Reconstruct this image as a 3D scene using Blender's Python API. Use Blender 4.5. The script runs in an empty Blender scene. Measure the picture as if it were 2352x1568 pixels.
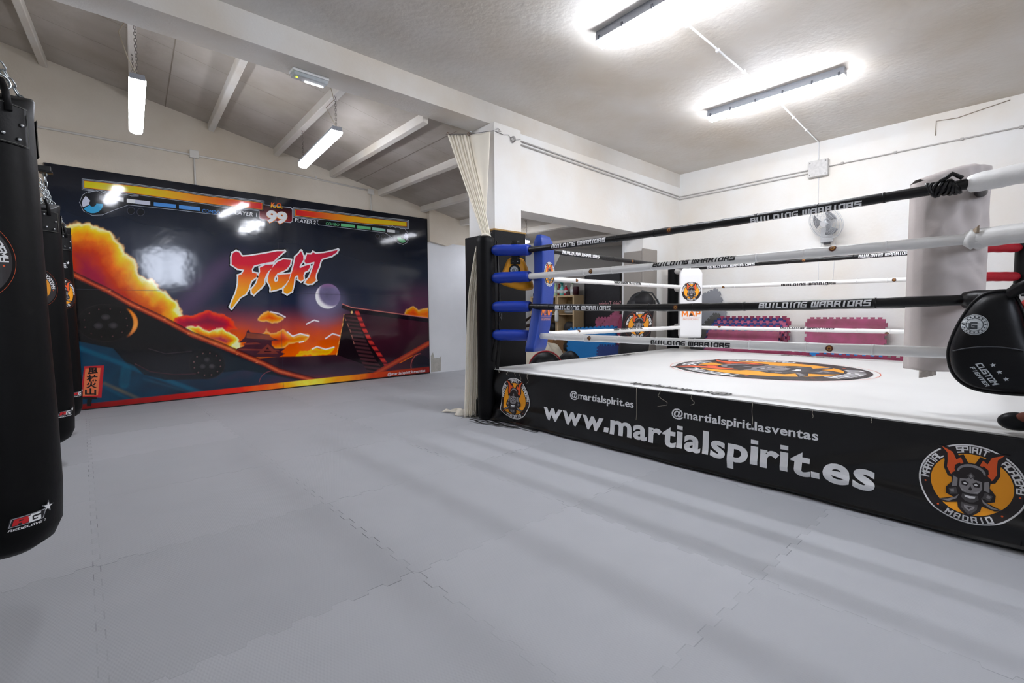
import bpy, bmesh, math, random
import numpy as np
from mathutils import Vector, Matrix
from mathutils.geometry import tessellate_polygon
random.seed(7); rng = np.random.default_rng(11)
PI = math.pi
C = bpy.context.scene.collection
sc = bpy.context.scene

# ------------------------------------------------------------------ camera, exposure, world
YAW, PITCH, ROLL, FPX, CAMH = 0.834478, 0.060155, -0.0076367, 1089.3, 1.2
_f = np.array([math.cos(YAW)*math.cos(PITCH), math.sin(YAW)*math.cos(PITCH), -math.sin(PITCH)])
_r = np.array([math.sin(YAW), -math.cos(YAW), 0.0]); _u = np.cross(_r, _f)
_rr = _r*math.cos(ROLL)+_u*math.sin(ROLL); _uu = -_r*math.sin(ROLL)+_u*math.cos(ROLL)
cam = bpy.data.objects.new('camera', bpy.data.cameras.new('camera')); C.objects.link(cam)
cm = np.eye(4); cm[:3, 0] = _rr; cm[:3, 1] = _uu; cm[:3, 2] = -_f; cm[:3, 3] = (0, 0, CAMH)
cam.matrix_world = Matrix(cm.tolist())
cam.data.sensor_width = 36; cam.data.lens = FPX/2352*36; cam.data.clip_start = 0.02; cam.data.clip_end = 60
sc.camera = cam
sc.view_settings.view_transform = 'Standard'; sc.view_settings.look = 'None'
sc.view_settings.gamma = 1; sc.view_settings.use_curve_mapping = False
sc.view_settings.exposure = 1.25
LAMP_RING, LAMP_HANG, LAMP_ADDED = 56.0, 20.0, 6.0        # emission strengths of the tubes
w = bpy.data.worlds.new('world'); sc.world = w; w.use_nodes = True
w.node_tree.nodes['Background'].inputs[0].default_value = (.75, .8, .9, 1)
w.node_tree.nodes['Background'].inputs[1].default_value = .3

# ------------------------------------------------------------------ materials
def lin(h):
    if isinstance(h, str):
        h = h.lstrip('#'); c = [int(h[i:i+2], 16)/255 for i in (0, 2, 4)]
    else: c = list(h)
    return [x/12.92 if x <= .04045 else ((x+.055)/1.055)**2.4 for x in c]
_mats = {}
def mat(name, col='#808080', rough=.6, metal=0, var=0.0, vscale=4, bump=0.0, bscale=60, emit=0, coat=0, alpha=1, trans=0, spec=.5, attr=None, ramp=None, bdist=.01, col2=None):
    if name in _mats: return _mats[name]
    m = bpy.data.materials.new(name); m.use_nodes = True; nt = m.node_tree; b = nt.nodes['Principled BSDF']
    c = lin(col)+[1]
    b.inputs['Base Color'].default_value = c; b.inputs['Roughness'].default_value = rough
    b.inputs['Metallic'].default_value = metal; b.inputs['Coat Weight'].default_value = coat
    b.inputs['Alpha'].default_value = alpha; b.inputs['Transmission Weight'].default_value = trans
    b.inputs['Specular IOR Level'].default_value = spec
    geo = nt.nodes.new('ShaderNodeNewGeometry')
    src = None
    if attr:
        a = nt.nodes.new('ShaderNodeAttribute'); a.attribute_name = attr; src = a.outputs['Color']
    if ramp:
        axis, stops = ramp
        s = nt.nodes.new('ShaderNodeSeparateXYZ'); nt.links.new(geo.outputs['Position'], s.inputs[0])
        mr = nt.nodes.new('ShaderNodeMapRange'); mr.inputs[1].default_value = stops[0][0]; mr.inputs[2].default_value = stops[-1][0]
        nt.links.new(s.outputs[axis], mr.inputs[0]); cr = nt.nodes.new('ShaderNodeValToRGB')
        a0, a1 = stops[0][0], stops[-1][0]
        for i, (p, h) in enumerate(stops):
            t = (p-a0)/(a1-a0)
            e = cr.color_ramp.elements[0] if i == 0 else (cr.color_ramp.elements[-1] if i == len(stops)-1 else cr.color_ramp.elements.new(t))
            e.position = t; e.color = lin(h)+[1]
        nt.links.new(mr.outputs[0], cr.inputs[0]); src = cr.outputs[0]
    if src is not None: nt.links.new(src, b.inputs['Base Color'])
    elif var > 0:
        n = nt.nodes.new('ShaderNodeTexNoise'); n.inputs['Scale'].default_value = vscale; n.inputs['Detail'].default_value = 6
        nt.links.new(geo.outputs['Position'], n.inputs['Vector'])
        mx = nt.nodes.new('ShaderNodeMix'); mx.data_type = 'RGBA'
        c2 = lin(col2)+[1] if col2 else [x*(1-var) for x in c[:3]]+[1]
        mr = nt.nodes.new('ShaderNodeMapRange'); mr.inputs[1].default_value = .35; mr.inputs[2].default_value = .7
        nt.links.new(n.outputs[0], mr.inputs[0]); nt.links.new(mr.outputs[0], mx.inputs[0])
        mx.inputs[6].default_value = c; mx.inputs[7].default_value = c2
        nt.links.new(mx.outputs[2], b.inputs['Base Color'])
    if bump > 0:
        n = nt.nodes.new('ShaderNodeTexNoise'); n.inputs['Scale'].default_value = bscale; n.inputs['Detail'].default_value = 4
        nt.links.new(geo.outputs['Position'], n.inputs['Vector'])
        bp = nt.nodes.new('ShaderNodeBump'); bp.inputs['Strength'].default_value = bump; bp.inputs['Distance'].default_value = bdist
        nt.links.new(n.outputs[0], bp.inputs['Height']); nt.links.new(bp.outputs[0], b.inputs['Normal'])
    if emit:
        b.inputs['Emission Color'].default_value = c; b.inputs['Emission Strength'].default_value = emit
    _mats[name] = m; return m

# ------------------------------------------------------------------ mesh helpers
class MB:
    def __init__(s): s.v = []; s.f = []; s.m = []; s.sm = []
    def add(s, v, f, mi=0, smooth=False):
        o = len(s.v); s.v += [tuple(map(float, p)) for p in v]
        for q in f: s.f.append(tuple(o+i for i in q)); s.m.append(mi); s.sm.append(smooth)
        return s
    def box(s, a, b, mi=0, fn=None):
        (x0, y0, z0), (x1, y1, z1) = a, b
        v = [(x0, y0, z0), (x1, y0, z0), (x1, y1, z0), (x0, y1, z0), (x0, y0, z1), (x1, y0, z1), (x1, y1, z1), (x0, y1, z1)]
        if fn: v = [fn(*p) for p in v]
        return s.add(v, [(0, 3, 2, 1), (4, 5, 6, 7), (0, 1, 5, 4), (1, 2, 6, 5), (2, 3, 7, 6), (3, 0, 4, 7)], mi)
    def tube(s, pts, r, n=12, mi=0, closed=False, caps=True):
        P = [Vector(p) for p in pts]; N = len(P); rs = r if hasattr(r, '__len__') else [r]*N
        up = None; rings = []
        for i in range(N):
            t = (P[(i+1) % N]-P[i-1]) if closed else (P[min(i+1, N-1)]-P[max(i-1, 0)])
            t.normalize()
            if up is None:
                up = Vector((0, 0, 1)) if abs(t.z) < .9 else Vector((1, 0, 0))
            a = t.cross(up).normalized(); up = a.cross(t).normalized()
            rings.append([P[i]+(a*math.cos(2*PI*k/n)+up*math.sin(2*PI*k/n))*rs[i] for k in range(n)])
        v = [p for R in rings for p in R]; f = []
        for i in range(N if closed else N-1):
            j = (i+1) % N
            for k in range(n): f.append((i*n+k, i*n+(k+1) % n, j*n+(k+1) % n, j*n+k))
        s.add(v, f, mi, True)
        if caps and not closed:
            s.add(rings[0], [tuple(range(n))], mi); s.add(rings[-1], [tuple(reversed(range(n)))], mi)
        return s
    def cyl(s, a, b, r, r2=None, n=20, mi=0): return s.tube([a, b], [r, r if r2 is None else r2], n, mi)
    def lathe(s, prof, c=(0, 0, 0), n=32, mi=0, fn=None):
        v = []
        for r, z in prof:
            for k in range(n):
                a = 2*PI*k/n; p = (r*math.cos(a), r*math.sin(a), z)
                p = fn(*p) if fn else p
                v.append((c[0]+p[0], c[1]+p[1], c[2]+p[2]))
        f = []
        for i in range(len(prof)-1):
            for k in range(n): f.append((i*n+k, i*n+(k+1) % n, (i+1)*n+(k+1) % n, (i+1)*n+k))
        f.append(tuple(reversed(range(n)))); f.append(tuple((len(prof)-1)*n+k for k in range(n)))
        return s.add(v, f, mi, True)
    def grid(s, fn, nu, nv, mi=0, smooth=True):
        v = [fn(i/nu, j/nv) for j in range(nv+1) for i in range(nu+1)]
        f = [(j*(nu+1)+i, j*(nu+1)+i+1, (j+1)*(nu+1)+i+1, (j+1)*(nu+1)+i) for j in range(nv) for i in range(nu)]
        return s.add(v, f, mi, smooth)
    def sheet(s, fn, nu, nv, th, mi=0):
        """a cloth-like slab: front surface fn(u,v), the back offset by vector th"""
        th = Vector(th)
        s.grid(fn, nu, nv, mi); s.grid(lambda u, v: Vector(fn(u, v))+th, nu, nv, mi)
        for (a, b) in (((0, 0), (1, 0)), ((0, 1), (1, 1))):
            s.grid(lambda u, v: Vector(fn(u, a[1]))+th*v, nu, 1, mi)
        for a in (0, 1):
            s.grid(lambda u, v: Vector(fn(a, v))+th*u, 1, nv, mi)
        return s
    def prism(s, poly, depth, fn, mi=0):
        """poly 2D extruded from 0 to depth; fn(u,v,w)->xyz"""
        n = len(poly); v = [fn(u, w_, 0) for u, w_ in poly]+[fn(u, w_, depth) for u, w_ in poly]
        tri = tessellate_polygon([[Vector((u, w_, 0)) for u, w_ in poly]])
        f = [tuple(t) for t in tri]+[tuple(n+i for i in reversed(t)) for t in tri]
        f += [(i, (i+1) % n, n+(i+1) % n, n+i) for i in range(n)]
        return s.add(v, f, mi)
    def build(s, name, mats, parent=None, bevel=0, subd=0, recalc=True):
        me = bpy.data.meshes.new(name); me.from_pydata(s.v, [], s.f)
        mats = mats if isinstance(mats, (list, tuple)) else [mats]
        for m in mats: me.materials.append(m)
        me.polygons.foreach_set('material_index', s.m); me.polygons.foreach_set('use_smooth', s.sm)
        if recalc:
            bm = bmesh.new(); bm.from_mesh(me); bmesh.ops.remove_doubles(bm, verts=bm.verts, dist=1e-6)
            bmesh.ops.recalc_face_normals(bm, faces=bm.faces); bm.to_mesh(me); bm.free()
        me.update()
        o = bpy.data.objects.new(name, me); C.objects.link(o)
        if parent is not None:
            o.parent = parent; o.matrix_parent_inverse = parent.matrix_world.inverted() if False else Matrix.Identity(4)
            # geometry is written in world space: undo the empties' location through the mesh
            L = Vector((0, 0, 0)); q = parent
            while q is not None: L += q.location; q = q.parent
            if L.length > 0: me.transform(Matrix.Translation(-L))
        if bevel:
            md = o.modifiers.new('bevel', 'BEVEL'); md.width = bevel; md.segments = 2; md.limit_method = 'ANGLE'; md.angle_limit = .6
        if subd:
            md = o.modifiers.new('sub', 'SUBSURF'); md.levels = subd; md.render_levels = subd
        return o
def thing(name, label, cat, loc=(0, 0, 0), group=None):
    o = bpy.data.objects.new(name, None); C.objects.link(o); o.location = loc; o.empty_display_size = .1
    o['label'] = label; o['category'] = cat
    if group: o['group'] = group
    return o
def tag(o, label, cat, group=None):
    o['label'] = label; o['category'] = cat
    if group: o['group'] = group
    return o
def struct(o): o['kind'] = 'structure'; return o

# ------------------------------------------------------------------ flat print helpers (lettering and emblems)
GL = {  # stroke letters on a 4 x 6 grid
 'A': [[(0, 0), (0, 5), (1, 6), (4, 6), (4, 0)], [(0, 2.6), (4, 2.6)]], 'B': [[(0, 0), (0, 6), (3.6, 6), (3.6, 3.2), (0, 3.2)], [(3.6, 3.2), (4, 2.8), (4, 0), (0, 0)]],
 'C': [[(4, 6), (1, 6), (0, 5), (0, 0), (4, 0)]], 'D': [[(0, 0), (0, 6), (3.2, 6), (4, 5), (4, 0), (0, 0)]], 'E': [[(4, 6), (0, 6), (0, 0), (4, 0)], [(0, 3), (3.4, 3)]],
 'G': [[(4, 6), (1, 6), (0, 5), (0, 0), (4, 0), (4, 2.8), (2.2, 2.8)]], 'H': [[(0, 0), (0, 6)], [(4, 0), (4, 6)], [(0, 3), (4, 3)]], 'I': [[(1.2, 0), (1.2, 6)]],
 'K': [[(0, 0), (0, 6)], [(0, 3), (4, 6)], [(1, 3), (4, 0)]], 'L': [[(0, 6), (0, 0), (3.6, 0)]], 'M': [[(0, 0), (0, 6), (2.3, 3), (4.6, 6), (4.6, 0)]],
 'N': [[(0, 0), (0, 5), (1, 6), (4, 6), (4, 0)]], 'O': [[(0, 0), (0, 5), (1, 6), (4, 6), (4, 0), (0, 0)]], 'P': [[(0, 0), (0, 6), (4, 6), (4, 2.6), (0, 2.6)]],
 'R': [[(0, 0), (0, 6), (3.6, 6), (3.6, 2.8), (0, 2.8)], [(3.2, 2.8), (4, 0)]], 'S': [[(4, 6), (0, 6), (0, 3.1), (4, 3.1), (4, 0), (0, 0)]], 'T': [[(0, 6), (4, 6)], [(2, 6), (2, 0)]],
 'U': [[(0, 6), (0, 0), (4, 0), (4, 6)]], 'V': [[(0, 6), (2, 0), (4, 6)]], 'W': [[(0, 6), (0, 0), (4.8, 0), (4.8, 6)], [(2.4, 0), (2.4, 6)]], 'X': [[(0, 0), (4, 6)], [(0, 6), (4, 0)]],
 'Y': [[(0, 6), (0, 3), (4, 3)], [(4, 6), (4, 0), (0, 0)]], 'F': [[(0, 0), (0, 6), (4, 6)], [(0, 3), (3.2, 3)]], '2': [[(0, 6), (4, 6), (4, 3), (0, 3), (0, 0), (4, 0)]]}
GW = {'I': 2.4, 'M': 4.6, 'W': 4.8, ' ': 3.2, 'L': 3.6}
def stroke(pts, t):
    out = []; h = t/2
    for a, b in zip(pts[:-1], pts[1:]):
        d = Vector((b[0]-a[0], b[1]-a[1])); L = d.length
        if L < 1e-9: continue
        d /= L; n = Vector((-d.y, d.x))*h; e = d*h*.98; a_, b_ = Vector(a)-e, Vector(b)+e
        out.append([tuple(a_-n), tuple(b_-n), tuple(b_+n), tuple(a_+n)])
    return out
def block_word(wd, t=1.25, gap=2.1, slant=0.0):
    """polys of a word in block letters; height 6+t, starts at x=0; returns (polys, width)"""
    x = 0; out = []
    for ch in wd:
        for pl in GL.get(ch, []):
            for q in stroke(pl, t): out.append([(u+x+v*slant, v) for u, v in q])
        x += GW.get(ch, 4)+gap
    return out, x-gap
_fc = {}
def font_word(text, offset=0.0):
    """triangles of a word in the default font: list of triangles, bbox"""
    k = (text, offset)
    if k in _fc: return _fc[k]
    cu = bpy.data.curves.new('t', 'FONT'); cu.body = text; cu.size = 1; cu.offset = offset; cu.resolution_u = 4
    o = bpy.data.objects.new('t', cu); C.objects.link(o)
    dg = bpy.context.evaluated_depsgraph_get(); me = bpy.data.meshes.new_from_object(o.evaluated_get(dg))
    me.calc_loop_triangles(); V = [v.co for v in me.vertices]
    tr = [[(V[i].x, V[i].y) for i in t.vertices] for t in me.loop_triangles]
    bpy.data.objects.remove(o); bpy.data.curves.remove(cu); bpy.data.meshes.remove(me)
    xs = [p[0] for t in tr for p in t] or [0, 1]; ys = [p[1] for t in tr for p in t] or [0, 1]
    _fc[k] = (tr, (min(xs), min(ys), max(xs), max(ys))); return _fc[k]
class Print:
    """flat coloured shapes in (u,v); layer lifts them a fraction of a millimetre"""
    def __init__(s): s.p = []
    def poly(s, pts, mi, layer=0): s.p.append((pts, mi, layer)); return s
    def polys(s, L, mi, layer=0, sx=1, sy=None, ox=0, oy=0, rot=0):
        sy = sx if sy is None else sy; c, n = math.cos(rot), math.sin(rot)
        for q in L: s.p.append(([(ox+c*u*sx-n*v*sy, oy+n*u*sx+c*v*sy) for u, v in q], mi, layer))
        return s
    def disc(s, c, r, mi, layer=0, n=48, ry=None):
        ry = ry or r
        return s.poly([(c[0]+r*math.cos(2*PI*k/n), c[1]+ry*math.sin(2*PI*k/n)) for k in range(n)], mi, layer)
    def ring(s, c, r0, r1, mi, layer=0, n=48, a0=0, a1=2*PI):
        for k in range(n):
            a, b = a0+(a1-a0)*k/n, a0+(a1-a0)*(k+1)/n
            s.poly([(c[0]+r*math.cos(t), c[1]+r*math.sin(t)) for r, t in ((r0, a), (r1, a), (r1, b), (r0, b))], mi, layer)
        return s
    def text(s, txt, x0, y0, width, height, mi, layer=0, offset=0.0, ref='l'):
        """font text: fits width; height is that of the letter ref above the baseline"""
        tr, bb = font_word(txt, offset); _, rb = font_word(ref, offset)
        sx = width/(bb[2]-bb[0]); sy = height/rb[3]
        return s.polys([[(u-bb[0], v) for u, v in t] for t in tr], mi, layer, sx, sy, x0, y0)
    def heavy(s, txt, x0, y0, width, height, mi, layer=0, gap=.055, off=.03):
        """heavy grotesque lettering: square dots, even spacing; height is the ascender height"""
        asc = font_word('l', off)[1][3]; x = 0; out = []
        for ch in txt:
            if ch == '.': out.append([(x, 0), (x+.17, 0), (x+.17, .17), (x, .17)]); x += .17+gap; continue
            if ch == 'l': out.append([(x, 0), (x+.17, 0), (x+.17, asc), (x, asc)]); x += .17+gap; continue
            if ch == 'i':
                out.append([(x, 0), (x+.17, 0), (x+.17, asc*.735), (x, asc*.735)]); out.append([(x, asc*.83), (x+.17, asc*.83), (x+.17, asc), (x, asc)]); x += .17+gap; continue
            tr, bb = font_word(ch, off); kx = 1.08
            out += [[((u-bb[0])*kx+x, v) for u, v in t] for t in tr]; x += (bb[2]-bb[0])*kx+gap*(.35 if ch in 'rt' else .5 if ch in 'vw' else 1)
        x -= gap
        return s.polys(out, mi, layer, width/x, height/asc, x0, y0)
    def block(s, wd, x0, y0, width, height, mi, layer=0, t=1.25, slant=0.0, gap=2.1):
        L, wdt = block_word(wd, t, gap, slant)
        return s.polys(L, mi, layer, width/(wdt+t), height/(6+t), x0, y0)
    def arc_word(s, wd, c, r, h, mid, mi, layer=0, inward=False, gap=1.6, t=1.5):
        """letters set on a circle, centred at angle mid; inward=True for words along the bottom"""
        k = h/6; tot = sum(GW.get(ch, 4) for ch in wd)*k+gap*k*(len(wd)-1); x = -tot/2
        for ch in wd:
            wch = GW.get(ch, 4)*k; m = x+wch/2
            a = mid+m/r if inward else mid-m/r
            rot = a+PI/2 if inward else a-PI/2
            L = [q for pl in GL.get(ch, []) for q in stroke(pl, t)]
            L = [[((u-GW.get(ch, 4)/2)*k, (v-3)*k) for u, v in q] for q in L]
            s.polys(L, mi, layer, 1, 1, c[0]+r*math.cos(a), c[1]+r*math.sin(a), rot)
            x += wch+gap*k
        return s
    def build(s, name, mats, fn, parent, cut=0, lift=.0006, base=.0008):
        """fn(u,v,h)->xyz, h is the distance off the surface"""
        bm = bmesh.new()
        lay = bm.verts.layers.float.new('lay')
        for ip, (pts, mi, layer) in enumerate(s.p):
            layer = layer+(ip % 6)*(3e-5/lift)
            vs = [bm.verts.new((u, v, 0)) for u, v in pts]
            for v_ in vs: v_[lay] = layer
            if len(vs) == 3 or len(vs) == 4 and False:
                f = bm.faces.new(vs); f.material_index = mi
            else:
                for t in tessellate_polygon([[Vector((u, v, 0)) for u, v in pts]]):
                    try: f = bm.faces.new([vs[i] for i in t]); f.material_index = mi
                    except ValueError: pass
        if cut:
            us = [v.co.x for v in bm.verts]; vs_ = [v.co.y for v in bm.verts]
            for ax, lo, hi in ((0, min(us), max(us)), (1, min(vs_), max(vs_))):
                x = lo+cut
                while x < hi:
                    co = Vector((x, 0, 0)) if ax == 0 else Vector((0, x, 0)); no = Vector((1, 0, 0)) if ax == 0 else Vector((0, 1, 0))
                    bmesh.ops.bisect_plane(bm, geom=bm.verts[:]+bm.edges[:]+bm.faces[:], plane_co=co, plane_no=no); x += cut
        for v in bm.verts: v.co = Vector(fn(v.co.x, v.co.y, base+v[lay]*lift))
        me = bpy.data.meshes.new(name); bm.to_mesh(me); bm.free()
        for m in mats: me.materials.append(m)
        o = bpy.data.objects.new(name, me); C.objects.link(o)
        if parent is not None:
            o.parent = parent; L = Vector((0, 0, 0)); q = parent
            while q is not None: L += q.location; q = q.parent
            me.transform(Matrix.Translation(-L))
        return o

M_INK = mat('ink_dark', '#170d10', .45); M_WHITE = mat('ink_white', '#e9e9ea', .5); M_ORANGE = mat('ink_orange', '#f7a10c', .5)
M_FLAME = mat('ink_flame', '#e85a1c', .5); M_GREY = mat('ink_grey', '#8a8688', .5); M_DGREY = mat('ink_dark_grey', '#4a4648', .5)
EMB = [M_INK, M_WHITE, M_ORANGE, M_FLAME, M_GREY, M_DGREY]
def emblem(R=1.0, cx=0, cy=0, ring=True, halo=False, thin=False):
    p = Print(); S = lambda L: [(cx+R*x, cy+R*y) for x, y in L]; MI = lambda L: [(-x, y) for x, y in reversed(L)]
    c = (cx, cy)
    if halo: p.ring(c, R*1.06, R*1.066, 3, 0)
    p.disc(c, R, 0, 0, 64)
    if ring: p.ring(c, R*.955, R*.99, 1, 1, 64)
    p.disc(c, R*.75, 2, 1, 64)
    h = R*.13; r = R*.86
    p.arc_word('MARTIAL', c, r, h, math.radians(156), 1, 1, gap=1.1, t=1.35); p.arc_word('SPIRIT', c, r, h, math.radians(90), 1, 1, gap=1.0, t=1.35)
    p.arc_word('ACADEMY', c, r, h, math.radians(24), 1, 1, gap=1.1, t=1.35); p.arc_word('MADRID', c, r, h, math.radians(270), 1, 1, inward=True, gap=3.2)
    for a in (188, 228, 352, 312): p.disc((cx+r*math.cos(math.radians(a)), cy+r*math.sin(math.radians(a))), R*.022, 3, 1, 10)
    LH = [(-.57, .85), (-.45, .70), (-.44, .52), (-.45, .34), (-.38, .18), (-.26, .11), (-.12, .19), (-.22, .23), (-.31, .31), (-.30, .42), (-.21, .5), (-.16, .36), (-.05, .38), (-.13, .46), (-.2, .64), (-.28, .56), (-.35, .74)]
    LHo = [(-.66, .87), (-.53, .70), (-.50, .5), (-.51, .32), (-.43, .12), (-.26, .05), (0, .1), (0, .44), (-.07, .54), (-.15, .72), (-.24, .68), (-.31, .80), (-.45, .86)]
    for k, F in enumerate((lambda L: L, MI)):
        p.poly(S(F(LHo)), 0, 2); p.poly(S(F(LH)), 3, 3)
    sil = [(-.1, .44), (-.36, .2), (-.34, -.02), (-.45, -.18), (-.44, -.34), (-.3, -.4), (-.6, -.52), (-.44, -.56), (-.22, -.5), (-.2, -.62), (-.1, -.72), (0, -.8)]
    p.poly(S(sil+[(-x, y) for x, y in reversed(sil[:-1])]), 0, 4)
    # crest arc, brow, face plates
    n = 12; arc = [(.26*math.cos(PI*(1-k/n)), .28+.22*math.sin(PI*(1-k/n))) for k in range(n+1)]; arc2 = [(.22*math.cos(PI*k/n), .28+.15*math.sin(PI*k/n)) for k in range(n+1)]
    p.poly(S([(-.3, .26)]+[(x*1.12, y+.03) for x, y in arc]+[(.3, .26)]+[(.22, .2), (-.22, .2)]), 0, 5)
    p.poly(S(arc+arc2), 4, 6)
    for F in (lambda L: L, MI):
        p.poly(S(F([(-.32, .14), (-.24, .1), (-.24, -.1), (-.34, -.14)])), 4, 5); p.poly(S(F([(-.4, -.2), (-.26, -.14), (-.22, -.3), (-.36, -.34)])), 5, 5)
        p.poly(S(F([(-.37, -.22), (-.3, -.19), (-.29, -.27), (-.35, -.28)])), 4, 6)
        p.poly(S(F([(-.56, -.515), (-.4, -.47), (-.26, -.38), (-.2, -.3), (-.24, -.42), (-.38, -.52)])), 4, 5)
        p.poly(S(F([(0, .2), (-.07, .12), (-.2, .1), (-.21, -.08), (-.14, -.22), (0, -.24)])), 4, 5)
        p.poly(S(F([(-.03, .02), (-.1, .07), (-.17, .04), (-.16, -.05), (-.07, -.06)])), 0, 6)
        p.poly(S(F([(-.06, .0), (-.1, .03), (-.14, .0), (-.1, -.03)])), 1, 7)
        p.poly(S(F([(0, -.04), (-.035, -.14), (0, -.16)])), 0, 6)
        p.poly(S(F([(-.2, -.14), (-.05, -.2), (-.14, -.17)])), 1, 6)
        p.poly(S(F([(0, -.28), (-.14, -.26), (-.16, -.36), (-.08, -.44), (0, -.46)])), 5, 5)
        p.poly(S(F([(0, -.3), (-.1, -.29), (-.09, -.34), (0, -.36)])), 1, 6)
        p.poly(S(F([(0, -.5), (-.15, -.48), (-.14, -.6), (-.06, -.69), (0, -.74)])), 5, 5)
        p.poly(S(F([(0, -.54), (-.1, -.53), (-.09, -.59), (0, -.66)])), 4, 6); p.poly(S(F([(0, -.57), (-.05, -.56), (0, -.62)])), 0, 7)
    p.poly(S([(0, .3), (-.07, .2), (0, .12), (.07, .2)]), 5, 7); p.poly(S([(0, .26), (-.035, .2), (0, .15), (.035, .2)]), 4, 8)
    return p
def path_point(P, s):
    for a, b in zip(P[:-1], P[1:]):
        L = (b-a).length
        if s <= L: return a+(b-a)*(s/L), (b-a)/L
        s -= L
    return P[-1], (P[-1]-P[-2]).normalized()

# ================================================================== THE ROOM
XL, XR, YR, ZC = -3.4, 8.2, -3.4, 3.69      # front hall: left wall, back wall, rear wall, ceiling height
YB0, YB1, YM = 4.45, 4.80, 8.15             # beam faces, mural wall
def zroof(x, y=8.15): return 4.26-.195*x+.053*(y-8.15)

# floor of interlocking mats
m = bpy.data.materials.new('interlocking_mats'); m.use_nodes = True; nt = m.node_tree; B = nt.nodes['Principled BSDF']; L_ = nt.links.new
def mth(op, a, b=None, c=None):
    n = nt.nodes.new('ShaderNodeMath'); n.operation = op
    for i, x in enumerate((a, b, c)):
        if x is None: continue
        if isinstance(x, (int, float)): n.inputs[i].default_value = x
        else: L_(x, n.inputs[i])
    return n.outputs[0]
geo = nt.nodes.new('ShaderNodeNewGeometry'); sp = nt.nodes.new('ShaderNodeSeparateXYZ'); L_(geo.outputs['Position'], sp.inputs[0])
def seam(a, other, off):
    wv = mth('MULTIPLY', mth('MAXIMUM', mth('MINIMUM', mth('MULTIPLY', mth('SINE', mth('MULTIPLY', other, 2*PI/.157)), 7), 1), -1), .0135)
    t = mth('DIVIDE', mth('SUBTRACT', mth('ADD', a, wv), off), 1.1)
    d = mth('MULTIPLY', mth('ABSOLUTE', mth('SUBTRACT', mth('FRACT', mth('ADD', t, .5)), .5)), 1.1)
    return mth('LESS_THAN', d, .0022), mth('FLOOR', t), mth('LESS_THAN', d, .03)
s1, cx_, b1 = seam(sp.outputs[0], sp.outputs[1], .0); s2, cy_, b2 = seam(sp.outputs[1], sp.outputs[0], .79)
nz = nt.nodes.new('ShaderNodeTexNoise'); nz.inputs['Scale'].default_value = 1.3; nz.inputs['Detail'].default_value = 3; L_(geo.outputs['Position'], nz.inputs['Vector'])
mr = nt.nodes.new('ShaderNodeMapRange'); mr.inputs[1].default_value = .48; mr.inputs[2].default_value = .64; L_(nz.outputs[0], mr.inputs[0])
line = mth('MULTIPLY', mth('MAXIMUM', s1, s2), mth('ADD', mth('MULTIPLY', mr.outputs[0], .5), .10))
cmb = nt.nodes.new('ShaderNodeCombineXYZ'); L_(cx_, cmb.inputs[0]); L_(cy_, cmb.inputs[1])
wn = nt.nodes.new('ShaderNodeTexWhiteNoise'); wn.noise_dimensions = '2D'; L_(cmb.outputs[0], wn.inputs[0])
nb = nt.nodes.new('ShaderNodeTexNoise'); nb.inputs['Scale'].default_value = 3; nb.inputs['Detail'].default_value = 8; L_(geo.outputs['Position'], nb.inputs['Vector'])
val = mth('ADD', mth('ADD', .93, mth('MULTIPLY', wn.outputs[0], .10)), mth('MULTIPLY', mth('SUBTRACT', nb.outputs[0], .5), .10))
val = mth('MULTIPLY', val, mth('SUBTRACT', 1, line))
vm = nt.nodes.new('ShaderNodeVectorMath'); vm.operation = 'SCALE'; vm.inputs[0].default_value = lin('#acaeb2'); L_(val, vm.inputs['Scale'])
L_(vm.outputs[0], B.inputs['Base Color']); B.inputs['Roughness'].default_value = .62; B.inputs['Specular IOR Level'].default_value = .35
fn_ = nt.nodes.new('ShaderNodeTexNoise'); fn_.inputs['Scale'].default_value = 260; L_(geo.outputs['Position'], fn_.inputs['Vector'])
wav = mth('MULTIPLY', mth('SINE', mth('MULTIPLY', sp.outputs[0], 2*PI/.012)), mth('SINE', mth('MULTIPLY', sp.outputs[1], 2*PI/.03)))
hh = mth('SUBTRACT', mth('ADD', mth('MULTIPLY', wav, .35), mth('MULTIPLY', fn_.outputs[0], .5)), mth('MULTIPLY', mth('MAXIMUM', s1, s2), 2.5))
bp = nt.nodes.new('ShaderNodeBump'); bp.inputs['Strength'].default_value = .35; bp.inputs['Distance'].default_value = .0015; L_(hh, bp.inputs['Height']); L_(bp.outputs[0], B.inputs['Normal'])
struct(MB().box((XL, YR, -.1), (XR+.1, YM+.1, 0)).build('floor', m))

W_HALL = mat('white_plaster', '#ececea', .8, var=.05, vscale=1.2, bump=.35, bscale=22, bdist=.006, col2='#e6e0d6')
W_CEIL = mat('ceiling_plaster', '#dddad5', .85, var=.1, vscale=.8, bump=.7, bscale=16, bdist=.006, col2='#cdc4b6')
W_ROOM = mat('cream_plaster', '#e0d7c8', .85, var=.08, vscale=.9, bump=.4, bscale=45, bdist=.006, col2='#cfc2ae')
W_BEAM = mat('beam_plaster', '#d9d6d0', .85, var=.08, vscale=1.5, bump=.4, bscale=50, bdist=.006, col2='#cfc6b8')
W_WHITE = mat('low_wall_white', '#e9ebee', .8, var=.06, vscale=2, bump=.3, bscale=30, bdist=.006)
struct(MB().box((XL, YR, ZC), (XR+.1, YB0, ZC+.1)).build('ceiling', W_CEIL))
struct(MB().box((XR, YR, 0), (XR+.12, YM, ZC)).build('wall_right', W_HALL))
struct(MB().box((XL-.12, YR, 0), (XL, YM, 5)).build('wall_left', W_HALL))
WX0, WX1, WZ0, WZ1 = 1.65, 2.85, 2.25, 3.4
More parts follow.
